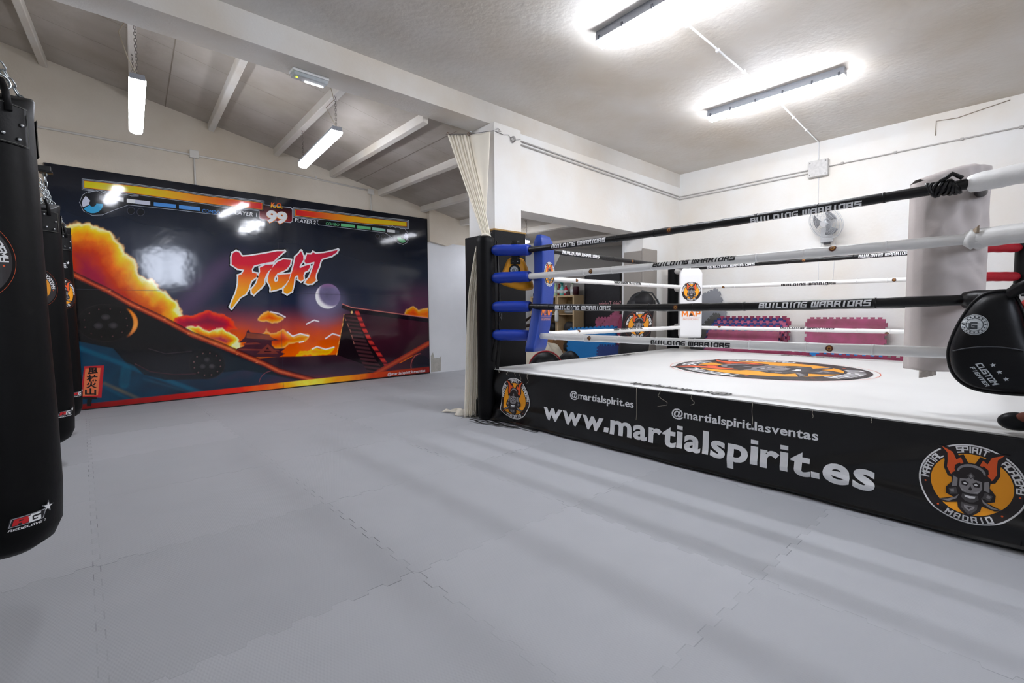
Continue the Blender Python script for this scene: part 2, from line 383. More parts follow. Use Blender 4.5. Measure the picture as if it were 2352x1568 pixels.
struct(MB().box((XL, YR-.12, 0), (WX0, YR, ZC)).box((WX1, YR-.12, 0), (XR+.12, YR, ZC)).box((WX0, YR-.12, 0), (WX1, YR, WZ0)).box((WX0, YR-.12, WZ1), (WX1, YR, ZC)).build('wall_rear', W_HALL))
win = struct(MB().box((WX0, YR-.10, WZ0), (WX1, YR-.04, WZ0+.05)).box((WX0, YR-.10, WZ1-.05), (WX1, YR-.04, WZ1)).box((WX0, YR-.10, WZ0), (WX0+.05, YR-.04, WZ1)).box((WX1-.05, YR-.10, WZ0), (WX1, YR-.04, WZ1)).box((2.22, YR-.10, WZ0), (2.28, YR-.04, WZ1)).build('added_window_1', mat('window_frame', '#d8d8d8', .5)))  # unseen window, added for the bright blob mirrored in the mural and soft fill
MB().box((WX0+.05, YR-.08, WZ0+.05), (WX1-.05, YR-.07, WZ1-.05)).build('pane', mat('added_daylight_pane', '#e6eeff', .3, emit=9), win)
struct(MB().box((XL, YM, 0), (XR+.12, YM+.12, 5)).build('wall_back', W_ROOM))
# beam with the wall that hangs from it, pierced by the opening
struct(MB().box((XL, YB0, 3.45), (XR, YB1, 5)).build('trim_1', W_BEAM))
struct(MB().box((4.13, YB0, 2.5), (7.0, YB1, 3.45)).box((7.0, YB0, 0), (XR, YB1, 3.45)).build('wall_divider', W_HALL))
struct(MB().box((3.70, 4.37, 0), (4.13, 4.87, 3.447)).build('wall_column', W_HALL))
# pitched roof of the mural room, its rafters
roof = MB(); 
P8 = [(x, y, zroof(x, y)+t_) for t_ in (0, .08) for x, y in ((XL, YB1), (XR, YB1), (XR, YM), (XL, YM))]
roof.add(P8, [(0, 3, 2, 1), (4, 5, 6, 7), (0, 1, 5, 4), (1, 2, 6, 5), (2, 3, 7, 6), (3, 0, 4, 7)])
W_ROOF = mat('roof_boards', '#b9b2a9', .85, var=.12, vscale=1.4, bump=.35, bscale=8, bdist=.02, col2='#a39a8d')
struct(roof.build('ceiling_sloped', W_ROOF))
k = 2
for i, x in enumerate([-1.94, -1.07, -.2, .64, 1.52, 2.39, 3.27, 4.15, 5.03, 5.91, 6.79, 7.67]):
    b = MB().box((-.036, YB1, -.10), (.036, YM, .03), 0, lambda u, y, h, x=x: (x+u+.0693*(y-YM), y, 4.26-.195*(x+u)+.0395*(y-YM)+h))
    struct(b.build('trim_%d' % k, W_BEAM, bevel=.008)); k += 1
for i in range(14):      # joints between the roof boards
    y = 5.05+i*.24
seams = MB()
for y in (5.5, 6.2, 6.9, 7.6):
    seams.add([(x, y_, zroof(x, y_)-.002) for x, y_ in ((XL, y), (XR, y), (XR, y+.005), (XL, y+.005))], [(0, 1, 2, 3)])
for x in (.98, 3.7): seams.add([(x+a_+.0693*(y_-YM), y_, zroof(x+a_+.0693*(y_-YM), y_)-.003) for a_, y_ in ((0, YB1), (.012, YB1), (.012, YM), (0, YM))], [(0, 1, 2, 3)])
struct(seams.build('trim_14', mat('joint_dark', '#8b8175', .9), recalc=False))
# thicker upper wall right of the mural, ending in a haunch
hp = [(5.14, 3.25), (5.14, 2.62), (5.55, 2.56), (5.9, 2.68), (6.3, 2.86), (6.6, 3.05)]
struct(MB().prism(hp, .1, lambda u, v, d: (u, YM-.1+d, v)).build('trim_15', W_ROOM))
struct(MB().box((5.13, YM-.012, 0), (XR, YM, 2.62)).build('wall_back_lower', W_WHITE))
# grey raking bulkhead at the far end seen through the opening
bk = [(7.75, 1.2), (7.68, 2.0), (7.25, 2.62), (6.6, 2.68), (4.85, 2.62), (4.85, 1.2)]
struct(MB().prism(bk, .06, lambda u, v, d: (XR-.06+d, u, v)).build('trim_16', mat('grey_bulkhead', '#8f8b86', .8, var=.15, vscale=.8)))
struct(MB().box((6.96, YB1-.02, 0), (7.0, YB1+.03, 2.5)).build('trim_17', mat('white_edge', '#d9d9d9', .5)))
# skirting line of peeled plaster beside the mural
struct(MB().prism([(5.17, .02), (5.17, .35), (5.22, .42), (5.25, .3), (5.38, .3), (5.42, .33), (5.4, .03)], .004, lambda u, v, d: (u, YM-.016+d, v)).build('trim_18', mat('bare_plaster', '#bdbab2', .9, var=.2, vscale=20)))

# ================================================================== LAMPS
E_RING = mat('tube_glow', '#f4f7ff', .4, emit=LAMP_RING); E_HANG = mat('diffuser_glow', '#f2f5ff', .4, emit=LAMP_HANG); E_ADDED = mat('tube_glow_added', '#f4f6ff', .4, emit=LAMP_ADDED)
M_HOUS = mat('grey_housing', '#8d9096', .5); M_STEEL = mat('steel', '#c8ccd0', .25, 1.0); M_CABLE = mat('cable', '#b9ad98', .6)
def ceiling_lamp(x, y0, y1, glow, label, group=None, dx=0):
    t = thing('ceiling_lamp', label, 'lamp', (x, (y0+y1)/2, ZC-.001), group)
    X = lambda y: x+dx*(y-y0)/(y1-y0)
    b = MB(); 
    for z0, z1, w_ in ((ZC-.03, ZC-.001, .045), (ZC-.078, ZC-.03, .052)):
        b.add([(X(y)+s*w_-.004, y, z) for z in (z0, z1) for y in (y0, y1) for s in (-1, 1)], [(0, 1, 3, 2), (4, 6, 7, 5), (0, 4, 5, 1), (2, 3, 7, 6), (0, 2, 6, 4), (1, 5, 7, 3)])
    b.build('housing', M_HOUS, t)
    g = MB().tube([(X(y0+(y1-y0)*q)+.005, y0+(y1-y0)*q, ZC-.094) for q in (0, .012, .02, .5, .98, .988, 1)], [.02, .036, .042, .042, .042, .036, .02], 14); g.build('diffuser', glow, t)
    for q in ((.03, .2, .4, .6, .8, .97) if glow is E_RING else ()):
        y = y0+(y1-y0)*q; MB().box((X(y)-.066, y-.008, ZC-.09), (X(y)-.054, y+.008, ZC-.05)).build('clip', mat('clip_dark', '#4d5058', .5), t)
    return t
ceiling_lamp(3.49, 1.27, 2.73, E_RING, 'glowing ceiling tube lamp cut by the upper edge, nearer one above the ring', 'tube lamps on the flat ceiling', .07)
ceiling_lamp(5.93, 1.41, 2.84, E_RING, 'glowing ceiling tube lamp crossed by white conduit, farther one over the ring', 'tube lamps on the flat ceiling', .0)
for x, y0, d in ((2.1, -3.0, 'behind the camera'), (-1.6, -1.4, 'in the rear left corner'), (6.0, -3.0, 'in the rear right corner')):  # unseen lamps, added as fill light and for reflections in the mural
    ceiling_lamp(x, y0, y0+1.45, E_ADDED, 'added ceiling tube lamp outside the picture, '+d, 'tube lamps on the flat ceiling')
def chain_pts(a, b, link=.03):
    a, b = Vector(a), Vector(b); n = max(2, int((b-a).length/(link*.78))); return [a+(b-a)*(i/n) for i in range(n+1)]
def add_chain(mb, a, b, link=.03, wire=.003, mi=0, n=6):
    P = chain_pts(a, b, link); d = (P[-1]-P[0]).normalized(); s = d.cross(Vector((.3, 1, .2))).normalized(); q = d.cross(s)
    for i in range(len(P)-1):
        c = (P[i]+P[i+1])/2; side = s if i % 2 else q; hl = link*.5-.0; hw = link*.28
        loop = [c+d*(hl-hw)*math.copysign(1, math.cos(t))*(1 if abs(math.cos(t)) > .01 else 0)+d*hw*math.cos(t)+side*hw*math.sin(t) for t in [2*PI*k/10+.01 for k in range(10)]]
        mb.tube(loop, wire, n, mi, closed=True)
    return mb
def hanging_lamp(x0, y0, x1, y1, z, label, glow=None):
    t = thing('hanging_lamp', label, 'lamp', ((x0+x1)/2, (y0+y1)/2, z), 'batten lamps hanging from the sloped roof')
    d = Vector((x1-x0, y1-y0, 0)); L = d.length; d /= L; n = Vector((d.y, -d.x, 0))
    def fr(u, v, w_): p = Vector((x0, y0, z))+d*u+n*v; return (p.x, p.y, z+w_)
    MB().prism([(-.055, 0), (.055, 0), (.05, .045), (-.05, .045)], L, lambda u, v, w_: fr(w_, u, v)).build('housing', M_HOUS, t)
    prof = [(-.06, .012), (-.058, -.02), (-.045, -.042), (0, -.052), (.045, -.042), (.058, -.02), (.06, .012)]
    MB().prism(prof, L-.02, lambda u, v, w_: fr(w_+.01, u, v)).build('diffuser', glow or E_HANG, t, bevel=.006)
    for q in (.04, L-.04):
        p = fr(q, 0, .045); add_chain(MB(), p, (p[0], p[1], zroof(p[0], p[1])-.01), .032, .002).build('chain', mat('dull_chain', '#77706a', .5, .6), t)
    p = fr(.02, 0, .03); zt = zroof(p[0], p[1]); 
    MB().tube([(p[0]-.0, p[1], p[2]), (p[0]-.06, p[1]-.03, p[2]+.15*(zt-z)), (p[0]-.11, p[1], p[2]+.4*(zt-z)), (p[0]-.03, p[1]-.02, p[2]+.6*(zt-z)), (p[0]-.06, p[1], zt-.01)], .004, 6).build('cable', M_CABLE, t)
    return t
hanging_lamp(.446, 5.193, .529, 6.595, 3.2, 'bright batten lamp on chains over the left end of the mural')
hanging_lamp(2.166, 5.202, 2.287, 6.667, 3.2, 'bright batten lamp hanging slanted in view above the red score bars')
hanging_lamp(5.55, 5.45, 5.60, 6.85, 2.98, 'batten lamp hidden behind the padded column', mat('diffuser_glow_dim', '#f2f5ff', .4, emit=7))
hanging_lamp(6.30, 6.48, 6.34, 7.88, 2.56, 'batten lamp in the side bay beyond the opening', mat('diffuser_glow_dim'))
# emergency light under the beam
t = thing('emergency_light', 'small clear emergency light with green indicator under the beam', 'emergency light', (1.69, 4.68, 3.45))
MB().box((1.53, 4.62, 3.425), (1.86, 4.74, 3.45)).build('base', mat('offwhite_plastic', '#dcdcda', .4), t, bevel=.004)
MB().box((1.54, 4.625, 3.39), (1.85, 4.735, 3.425)).build('cover', mat('clear_cover', '#c4cace', .15, alpha=.75), t, bevel=.01)
MB().cyl((1.66, 4.71, 3.386), (1.83, 4.71, 3.386), .006).build('tube', mat('emergency_tube', '#ffffff', .3, emit=3), t)
MB().cyl((1.575, 4.67, 3.384), (1.575, 4.67, 3.39), .007).build('indicator', mat('green_led', '#c8ff20', .3, emit=3), t)

# ================================================================== CONDUITS, BOXES
M_COND = mat('painted_conduit', '#d9d5cd', .6); M_CONDW = mat('white_conduit', '#e8e8e8', .6); M_CONDG = mat('grey_conduit', '#b4b0ac', .6)
def conduit(pts, r, mt, label, clips=()):
    b = MB(); b.tube(pts, r, 8)
    for c in clips: b.box((c[0]-.015, c[1]-.015, c[2]-.015), (c[0]+.015, c[1]+.015, c[2]+.015))
    return tag(b.build('conduit', mt), label, 'conduit')
conduit([(XL, YM-.017, 3.47), (1.23, YM-.017, 3.475), (2.6, YM-.017, 3.465), (3.90, YM-.017, 3.415)], .014, M_COND, 'painted conduit running along the wall above the mural', [(x, YM-.012, 3.48) for x in (-.4, .6, 2.1, 3.0)])
for x, lb in ((1.294, 'left drop conduit between box and mural top'), (3.963, 'right drop conduit between box and mural top')):
    zb_ = 3.43 if x < 2 else 3.35
    conduit([(x, YM-.017, zb_-.002), (x, YM-.017, 3.06)], .012, M_COND, 'thin '+lb)
    o = MB().box((x-.055, YM-.045, zb_), (x+.055, YM-.001, zb_+.09 if x > 2 else 3.54)).build('junction_box', M_COND, bevel=.006)
    tag(o, 'small cream junction box on the wall above the mural, %s one' % ('left' if x < 2 else 'right'), 'junction box', 'junction boxes above the mural')
conduit([(4.16, YB0-.012, 3.355), (6.0, YB0-.012, 3.32), (XR-.03, YB0-.012, 3.285), (XR-.012, YB0-.05, 3.285), (XR-.012, 2.36, 3.30)], .01, M_CONDG, 'upper grey conduit of the pair round the hall corner')
conduit([(4.16, YB0-.012, 3.31), (6.0, YB0-.012, 3.275), (XR-.03, YB0-.012, 3.24), (XR-.012, YB0-.05, 3.24), (XR-.012, 2.36, 3.25)], .01, M_CONDG, 'lower grey conduit of the pair round the hall corner')
conduit([(XR-.012, 2.11, 3.30), (XR-.012, -1.2, 3.32)], .009, M_CONDG, 'grey conduit running right from the wall box', [(XR-.012, y, 3.307) for y in (1.95, 1.35, .7, .2)])
conduit([(3.6, 2.12, ZC-.009), (5.8, 2.14, ZC-.009)], .009, M_CONDW, 'white ceiling conduit between the two tube lamps', [(x, 2.13, ZC-.014) for x in (4.0, 4.6, 5.2)])
conduit([(6.02, 2.14, ZC-.012), (XR-.015, 2.25, ZC-.012), (XR-.012, 2.25, ZC-.05), (XR-.012, 2.25, 3.41)], .008, M_CONDW, 'white ceiling conduit from lamp to wall box', [(x, 2.15+(x-6)*.045, ZC-.014) for x in (6.3, 6.9, 7.5)])
conduit([(XR-.012, 2.24, 3.17), (XR-.012, 2.24, 2.6)], .006, M_CONDW, 'thin white conduit from wall box to fan')
conduit([(XR-.008, 2.17, 2.32), (XR-.008, 2.21, 1.9), (XR-.008, 2.2, 1.62), (XR-.008, 2.1, 1.57), (XR-.008, 2.02, 1.66), (XR-.008, 2.0, 2.2)], .004, M_CONDW, 'loose white fan cord looping down the wall')
conduit([(XR-.008, .95, 3.42), (XR-.008, .95, 3.6), (XR-.008, .75, 3.58), (XR-.008, .5, 3.62), (XR-.008, .3, 3.65)], .005, mat('old_wire', '#9c8f80', .7), 'old brown wire bent along the top of the back wall')
t = thing('wall_box', 'large grey electrical box on the back wall above the fan', 'electrical box', (XR-.04, 2.24, 3.29))
MB().box((XR-.07, 2.11, 3.17), (XR, 2.37, 3.41)).build('body', mat('box_grey', '#c9c7c4', .6, var=.2, vscale=30), t, bevel=.01)
MB().box((XR-.08, 2.115, 3.175), (XR-.07, 2.365, 3.405)).build('lid', mat('lid_grey', '#d0cecb', .6, var=.2, vscale=30), t, bevel=.004)
for y in (2.14, 2.34):
    for z in (3.2, 3.38): MB().cyl((XR-.084, y, z), (XR-.08, y, z), .009, n=10).build('screw', mat('screw', '#77736f', .5, .5), t)
# fan
t = thing('wall_fan', 'white wall fan with translucent blades below the grey box', 'fan', (XR-.02, 2.1, 2.35))
PW = mat('fan_plastic', '#d6d8da', .35); FC = Vector((7.93, 2.065, 2.45)); FN = Vector((-.78, .42, -.46)).normalized()
fa = FN.cross(Vector((0, 0, 1))).normalized(); fb = fa.cross(FN)
MB().box((XR-.03, 2.03, 2.2), (XR, 2.19, 2.42)).build('wall_mount', PW, t, bevel=.01)
MB().cyl((XR-.02, 2.1, 2.36), tuple(FC-FN*.14), .025).build('arm', PW, t)
MB().tube([tuple(FC-FN*q) for q in (.17, .15, .05, .03)], [.03, .06, .065, .05], 20).build('motor', PW, t)
cg = MB()
for rr, dd in ((.245, 0), (.232, .035), (.235, -.035), (.05, .05), (.12, .047), (.18, .042), (.12, -.05), (.18, -.045)):
    cg.tube([tuple(FC+FN*dd+(fa*math.cos(2*PI*k/32)+fb*math.sin(2*PI*k/32))*rr) for k in range(32)], .0022 if dd else .005, 5, 0, closed=True)
for k in range(36):
    a = 2*PI*k/36; e = fa*math.cos(a)+fb*math.sin(a)
    cg.tube([tuple(FC+FN*.05+e*.05), tuple(FC+FN*.045+e*.15), tuple(FC+FN*.035+e*.22), tuple(FC+e*.23), tuple(FC-FN*.035+e*.22), tuple(FC-FN*.05+e*.08)], .0012, 4, 0, caps=False)
cg.build('cage', mat('cage_wire', '#c5c8cc', .4), t)
M_BLADE = mat('fan_blade', '#8f9296', .3, alpha=.8)
for k in range(3):
    a0 = 2*PI*k/3+.3
    def bl(u, v, a0=a0):
        a = a0+(u-.5)*1.25*(.5+.5*v); r_ = .035+.155*v; return FC+(fa*math.cos(a)+fb*math.sin(a))*r_+FN*(.02*(u-.5))
    MB().sheet(bl, 8, 6, FN*.002).build('blade', M_BLADE, t)
MB().cyl(tuple(FC-FN*.03), tuple(FC+FN*.03), .035).build('hub', PW, t)
MB().cyl(tuple(FC+FN*.05), tuple(FC+FN*.056), .045).build('badge', PW, t)
MB().box((XR-.06, 2.06, 2.17), (XR-.02, 2.14, 2.2)).build('switch', mat('fan_switch', '#2a2a2e', .4), t)

# ================================================================== MURAL
MU0, MU1, MZ0, MZ1, MY = -.24, 5.12, .015, 3.055, 8.12      # print face at y=MY
def to_wall(px, py):
    """design coordinates of the print (as measured on the photograph) -> metres on the panel"""
    d = _rr*((px-1176)/FPX)+_uu*(-(py-784)/FPX)+_f
    t = MY/d[1]; return d[0]*t, CAMH+d[2]*t
def wall_map(u, v, h): x, z = to_wall(u, v); return (x, MY-h, z)
mural = thing('mural_panel', 'large glossy fighting game mural with sunset rooftops on the far wall', 'mural', ((MU0+MU1)/2, MY, 0))
MB().box((MU0-.012, MY+.004, MZ0-.012), (MU1+.012, YM, MZ1+.004)).build('panel_board', mat('panel_edge_black', '#0c0c0e', .5), mural)
# --- painted background: colours per vertex
NU, NV = 820, 465
gx = np.linspace(MU0, MU1, NU+1); gz = np.linspace(MZ0, MZ1, NV+1); GX, GZ = np.meshgrid(gx, gz)
D = np.stack([GX, np.full_like(GX, MY), GZ-CAMH], -1)
den = D@_f; PX = 1176+FPX*(D@_rr)/den; PY = 784-FPX*(D@_uu)/den
def vnoise(scale, oct=5, seed=0, ax=1.0):
    r = np.random.default_rng(seed); out = np.zeros_like(PX); amp = 1; tot = 0
    for o in range(oct):
        s = scale/2**o; T = r.random((256, 256)); x = PX/s*ax; y = PY/s
        xi = np.floor(x).astype(int); yi = np.floor(y).astype(int); fx = x-xi; fy = y-yi
        fx = fx*fx*(3-2*fx); fy = fy*fy*(3-2*fy); a = T[yi % 256, xi % 256]; b = T[yi % 256, (xi+1) % 256]; c = T[(yi+1) % 256, xi % 256]; d = T[(yi+1) % 256, (xi+1) % 256]
        out += amp*((a*(1-fx)+b*fx)*(1-fy)+(c*(1-fx)+d*fx)*fy); tot += amp; amp *= .55
    return out/tot
N1, N2, N3 = vnoise(60, 5, 1), vnoise(25, 4, 2), vnoise(140, 4, 3)
def sd_poly(pts):
    """signed distance (positive inside) to a polygon in design coordinates"""
    P = np.array(pts, float); dmin = np.full(PX.shape, 1e9); inside = np.zeros(PX.shape, bool)
    for i in range(len(P)):
        a, b = P[i], P[(i+1) % len(P)]; e = b-a; L = max(e@e, 1e-9)
        t = np.clip(((PX-a[0])*e[0]+(PY-a[1])*e[1])/L, 0, 1)
        dmin = np.minimum(dmin, np.hypot(PX-a[0]-t*e[0], PY-a[1]-t*e[1]))
        c = (a[1] > PY) != (b[1] > PY)
        with np.errstate(divide='ignore', invalid='ignore'):
            inside ^= c & (PX < (b[0]-a[0])*(PY-a[1])/(b[1]-a[1]+1e-12)+a[0])
    return np.where(inside, dmin, -dmin)
def sd_line(pts):
    P = np.array(pts, float); dmin = np.full(PX.shape, 1e9)
    for a, b in zip(P[:-1], P[1:]):
        e = b-a; t = np.clip(((PX-a[0])*e[0]+(PY-a[1])*e[1])/(e@e), 0, 1); dmin = np.minimum(dmin, np.hypot(PX-a[0]-t*e[0], PY-a[1]-t*e[1]))
    return dmin
def cramp(t, stops):
    xs = [s[0] for s in stops]; cs = np.array([lin(s[1]) for s in stops])
    return np.stack([np.interp(t, xs, cs[:, i]) for i in range(3)], -1)
sstep = lambda t: np.clip(t, 0, 1)**2*(3-2*np.clip(t, 0, 1))
def over(col, m):
    global IMG
    IMG = IMG*(1-m[..., None])+np.asarray(col)*m[..., None]
hz = PY-(.0*(PX-600))
# sky
t = (PY-(380+.14*(PX-106)))
IMG = cramp(t+(N3-.5)*60, [(0, '#0d1320'), (90, '#131c2c'), (200, '#242d42'), (300, '#31364c'), (350, '#3d3852'), (400, '#65405a'), (440, '#91434f')])
low = sstep((PY-690-.02*(PX-600))/70)
over(cramp(PY+(N1-.5)*50, [(690, '#6b3c5a'), (730, '#a04a4f'), (770, '#c9553a'), (810, '#e0691c'), (840, '#e57a1c')]), low*sstep((PX-420)/120))
rg = sstep(1-np.hypot((PX-960)/110, (PY-700)/70)); over(lin('#6a3552'), rg*.7)
lg = sstep(1-np.abs((PX-520)+(PY-600)*.9)/60)*sstep((PY-560)/60); over(lin('#6f5276'), lg*.4)
# moon: faint full disc, bright crescent on its lower left, glow
md = np.hypot(PX-753, (PY-680))
over(lin('#8d86a8'), sstep(1-(np.hypot(PX-742, PY-692)-24)/46)*.55*sstep((PY-640)/50))
over(cramp(md, [(0, '#6f6a86'), (28, '#83799c')])*(.72+.5*N2[..., None]), sstep((29.5-md)/2)*.95)
cre = sstep((29.5-md)/2)*sstep((np.hypot(PX-763, PY-672)-27)/9); over(lin('#f6f1f4'), cre)
over(lin('#a66fa0'), sstep((29.5-md)/2)*sstep((665-PY)/14)*.5)
# big cloud bank on the left
cl = sd_poly([(100, 512), (165, 510), (205, 507), (228, 518), (255, 525), (275, 545), (290, 580), (310, 592), (328, 630), (352, 655), (385, 672), (405, 690), (412, 712), (430, 742), (470, 752), (520, 775), (560, 800), (620, 900), (100, 1000)])
cd = cl+(N2-.5)*26+(N1-.5)*18
over(cramp(cd, [(-8, '#b98a68'), (0, '#ecb878'), (5, '#fbe9b8'), (12, '#f7d060'), (24, '#f2a93a'), (40, '#d9702c'), (62, '#b8402e'), (95, '#97283c'), (150, '#7c1c3c')])*(.75+.55*N1[..., None]), sstep((cd+4)/8))
over(cramp((N2-.5)*90+(N1-.5)*50, [(-20, '#8f2a3f'), (5, '#c45a48'), (18, '#f0a860'), (28, '#f8d8a0')]), sstep((cd-26)/30)*sstep((PX-300)/90)*.55)
def cloud(pts, stops, soft=4, ns=14):
    s = sd_poly(pts)+(N2-.5)*ns; over(cramp(s, stops)*(.8+.4*N1[..., None]), sstep((s+soft/2)/soft))
RED = [(0, '#e0563c'), (8, '#c4303c'), (20, '#8e1c3a'), (34, '#6f1838')]; GOLD = [(0, '#fdf0c0'), (4, '#f6c860'), (11, '#d97c3a'), (20, '#a8384a')]; ORG = [(0, '#f8c080'), (5, '#f09038'), (12, '#e0602a'), (22, '#b83a3a')]
cloud([(400, 730), (425, 722), (450, 720), (480, 712), (500, 716), (530, 732), (545, 755), (520, 762), (430, 760), (405, 755)], RED)
cloud([(432, 752), (455, 748), (480, 762), (510, 756), (535, 768), (548, 780), (535, 798), (545, 812), (500, 800), (450, 775)], GOLD, ns=16)
cloud([(592, 735), (603, 725), (616, 714), (632, 720), (655, 728), (652, 737), (625, 743)], ORG)
cloud([(600, 768), (611, 755), (622, 766), (636, 766), (650, 755), (664, 766), (676, 773), (710, 770), (700, 782), (640, 800), (600, 800)], ORG)
cloud([(680, 818), (690, 803), (705, 801), (722, 796), (736, 800), (768, 798), (760, 815)], [(0, '#f7c452'), (6, '#f09a30'), (12, '#e57a1c')])
cloud([(925, 726), (932, 710), (948, 706), (960, 712), (990, 708), (990, 735), (925, 728)], ORG)
for pl in ([(622, 716), (640, 720), (655, 728)], [(704, 744), (722, 735), (732, 738)], [(660, 762), (672, 772), (690, 766), (708, 771)], [(748, 777), (764, 766), (781, 771)], [(718, 801), (728, 796), (748, 802), (767, 797)], [(688, 786), (697, 784)]):
    over(lin('#f3e6ec'), sstep((2.2-sd_line(pl))/1.5))
# castle and its pine
cas = lambda pts, c: over(np.array(lin(c))*(.7+.6*N2[..., None]), sstep(sd_poly(pts)/1.5+.5))
cas([(562, 775), (567, 760), (571, 757), (575, 763), (618, 768), (622, 775), (632, 778), (642, 781), (624, 783), (624, 792), (632, 800), (655, 800), (645, 808), (655, 812), (640, 820), (530, 820), (545, 800), (560, 795), (566, 785), (548, 787)], '#4a2430')
cas([(566, 764), (618, 769), (630, 781), (566, 776)], '#8a4434'); cas([(590, 812), (615, 790), (640, 812)], '#7a3a34'); cas([(606, 808), (614, 797), (624, 808)], '#2a141e')
cas([(548, 800), (640, 803), (642, 806), (546, 804)], '#7e3c38'); cas([(560, 788), (590, 786), (600, 790), (560, 792)], '#7e3c38')
# far wall band
b_ = sd_poly([(560, 826), (640, 819), (700, 818), (775, 814), (830, 812), (880, 812), (980, 870), (980, 900), (560, 920)])
over(cramp(PY, [(815, '#40242e'), (840, '#352430'), (858, '#43303f'), (870, '#6e3140'), (880, '#8a3038')])*(.85+.3*N2[..., None]), sstep(b_/2+.5))
# right roof
over(lin('#1e1219'), sstep(sd_poly([(790, 722), (805, 720), (822, 722), (905, 862), (700+75, 815)])/1.5+.5))
over(cramp(PY+.5*(PX-820), [(720, '#331a2c'), (790, '#4a1f2e'), (860, '#3a1f2c')])*(.75+.5*N1[..., None]), sstep(sd_poly([(810, 706), (835, 708), (990, 731), (990, 800), (885, 843), (868, 820), (830, 752)])/1.5+.5))
over(lin('#1c1220'), sstep((6-sd_line([(790, 704), (810, 712), (835, 716), (990, 736)]))/2)); over(lin('#d4837c'), sstep((1.6-sd_line([(787, 698), (808, 706), (830, 709), (985, 730)]))/1.2))
sl = sstep(sd_poly([(791, 724), (818, 722), (835, 770), (862, 825), (880, 848), (852, 866), (830, 830), (812, 790)])/1.5+.5)
st = .5+.5*np.sin(2*PI*(PY-.12*PX)/8.6); over(cramp(st, [(0, '#1a0f16'), (.6, '#46282e'), (1, '#5a353a')]), sl*.95)
rl = sd_line([(820, 716), (835, 752), (852, 786), (872, 815), (886, 836)]); dash = .5+.5*np.sin(2*PI*(PY)/13.5)
over(cramp(dash, [(0, '#3c1218'), (.25, '#a8343a'), (1, '#cc4a44')]), sstep((5.2-rl)/1.5))
over(lin('#f0b070'), sstep((1.5-sd_line([(790, 722), (787, 745), (780, 780), (773, 815)]))/1.2)*(.4+.6*(dash > .4))); over(lin('#c98878'), sstep((1.2-sd_line([(792, 730), (805, 760), (815, 795)]))/1.2)*(dash > .4)*.8)
over(lin('#f0c890'), sstep((3-np.hypot(PX-808, (PY-717)*.7))/1.5))
# right foreground ridge
over(cramp(PX, [(860, '#5a2430'), (985, '#271a2e')]), sstep(sd_poly([(885, 852), (990, 796), (990, 856), (870, 866)])/1.5+.5))
over(cramp(sd_line([(856, 862), (890, 842), (985, 788)]), [(0, '#c05a40'), (4, '#a03a34'), (8, '#4a1a24')]), sstep((6.5-sd_line([(856, 862), (890, 842), (985, 788)]))/1.5))
over(lin('#b05a58'), sstep((1.4-np.abs(np.hypot(PX-968, (PY-840)*.85)-24))/1.2)*(PX < 966)*(PY < 852)); over(lin('#141a2c'), sstep((22-np.hypot(PX-968, (PY-840)*.85))/2)*.8)
# left foreground roof
LR = [(90, 590), (165, 628), (180, 640), (245, 668), (300, 700), (376, 733), (440, 768), (505, 792), (560, 815), (612, 838), (640, 850), (700, 870), (760, 886), (700, 960), (90, 1000)]
s = sd_poly(LR); over(cramp(PY+.25*(PX-190)+(N1-.5)*30, [(690, '#08070a'), (800, '#0b0c11'), (860, '#0d1118'), (930, '#10202c')]), sstep(s/1.5+.5))
teal = sd_poly([(90, 770), (185, 785), (260, 800), (300, 845), (350, 862), (430, 868), (470, 860), (560, 850), (620, 860), (720, 880), (650, 960), (90, 1000)])
over(cramp(PX+(N1-.5)*120+np.sin((PY+.42*PX)/9)*40, [(120, '#0d3550'), (280, '#10405a'), (420, '#122c42'), (560, '#1a2c40'), (680, '#3a2c40')])*(.55+.9*N3[..., None]), sstep(teal/5+.5)*sstep(s/2))
for a, b_, c, wd in (((185, 800), (470, 905), '#1d6684', 9), ((190, 862), (330, 935), '#1b5570', 7), ((290, 850), (285, 880), '#155a74', 16), ((240, 880), (340, 925), '#7a7058', 7), ((330, 870), (520, 925), '#2a5468', 6)):
    over(lin(c), sstep((wd-sd_line([a, b_]))/8)*.55*sstep(s/2)*(.5+N2))
over(lin('#07070a'), sstep(teal*-1/3)*sstep(s/2)*0)
over(cramp(PY+.1*PX, [(740, '#0a080b'), (900, '#121016')]), sstep(sd_poly([(300, 780), (430, 790), (490, 830), (480, 872), (380, 874), (330, 862), (285, 820)])/3)*.85)
rid = sd_line([(150, 620), (180, 636), (245, 667), (300, 698), (376, 734), (440, 768), (505, 793), (560, 816), (612, 838), (640, 852), (700, 868), (745, 880)])
over(cramp(rid+(N2-.5)*3, [(0, '#d2704e'), (3, '#a8402f'), (6, '#4a1a1c'), (9, '#14080c')]), sstep((8.5-rid)/2)*.9)
for (x, y) in ((252, 668), (318, 706), (378, 733), (433, 766), (495, 790), (545, 813), (590, 832)): over(lin('#e08a66'), sstep((2-np.hypot((PX-x)*.5+(PY-y)*.3, PY-y))/1.5)*.8)
def medallion(cx, cy, rx, ry, c):
    d = np.hypot((PX-cx)/rx, (PY-cy)/ry); over(lin('#050506'), sstep((1-d)*12)); over(lin('#2b2324'), sstep(1-np.abs(d-1)*22)*.8); over(lin('#191516'), sstep(1-np.abs(d-.9)*22)*.6)
    for k in range(12):
        a = 2*PI*k/12+.2; over(lin(c), sstep((2.4-np.hypot(PX-cx-rx*.76*math.cos(a), PY-cy-ry*.76*math.sin(a)))/1.6)*.8)
    for k in range(3):
        a = 2*PI*k/3+.5; over(lin('#4c484c'), sstep(1-np.hypot((PX-cx-rx*.3*math.cos(a))/(rx*.26), (PY-cy-ry*.3*math.sin(a))/(ry*.24)))*.8)
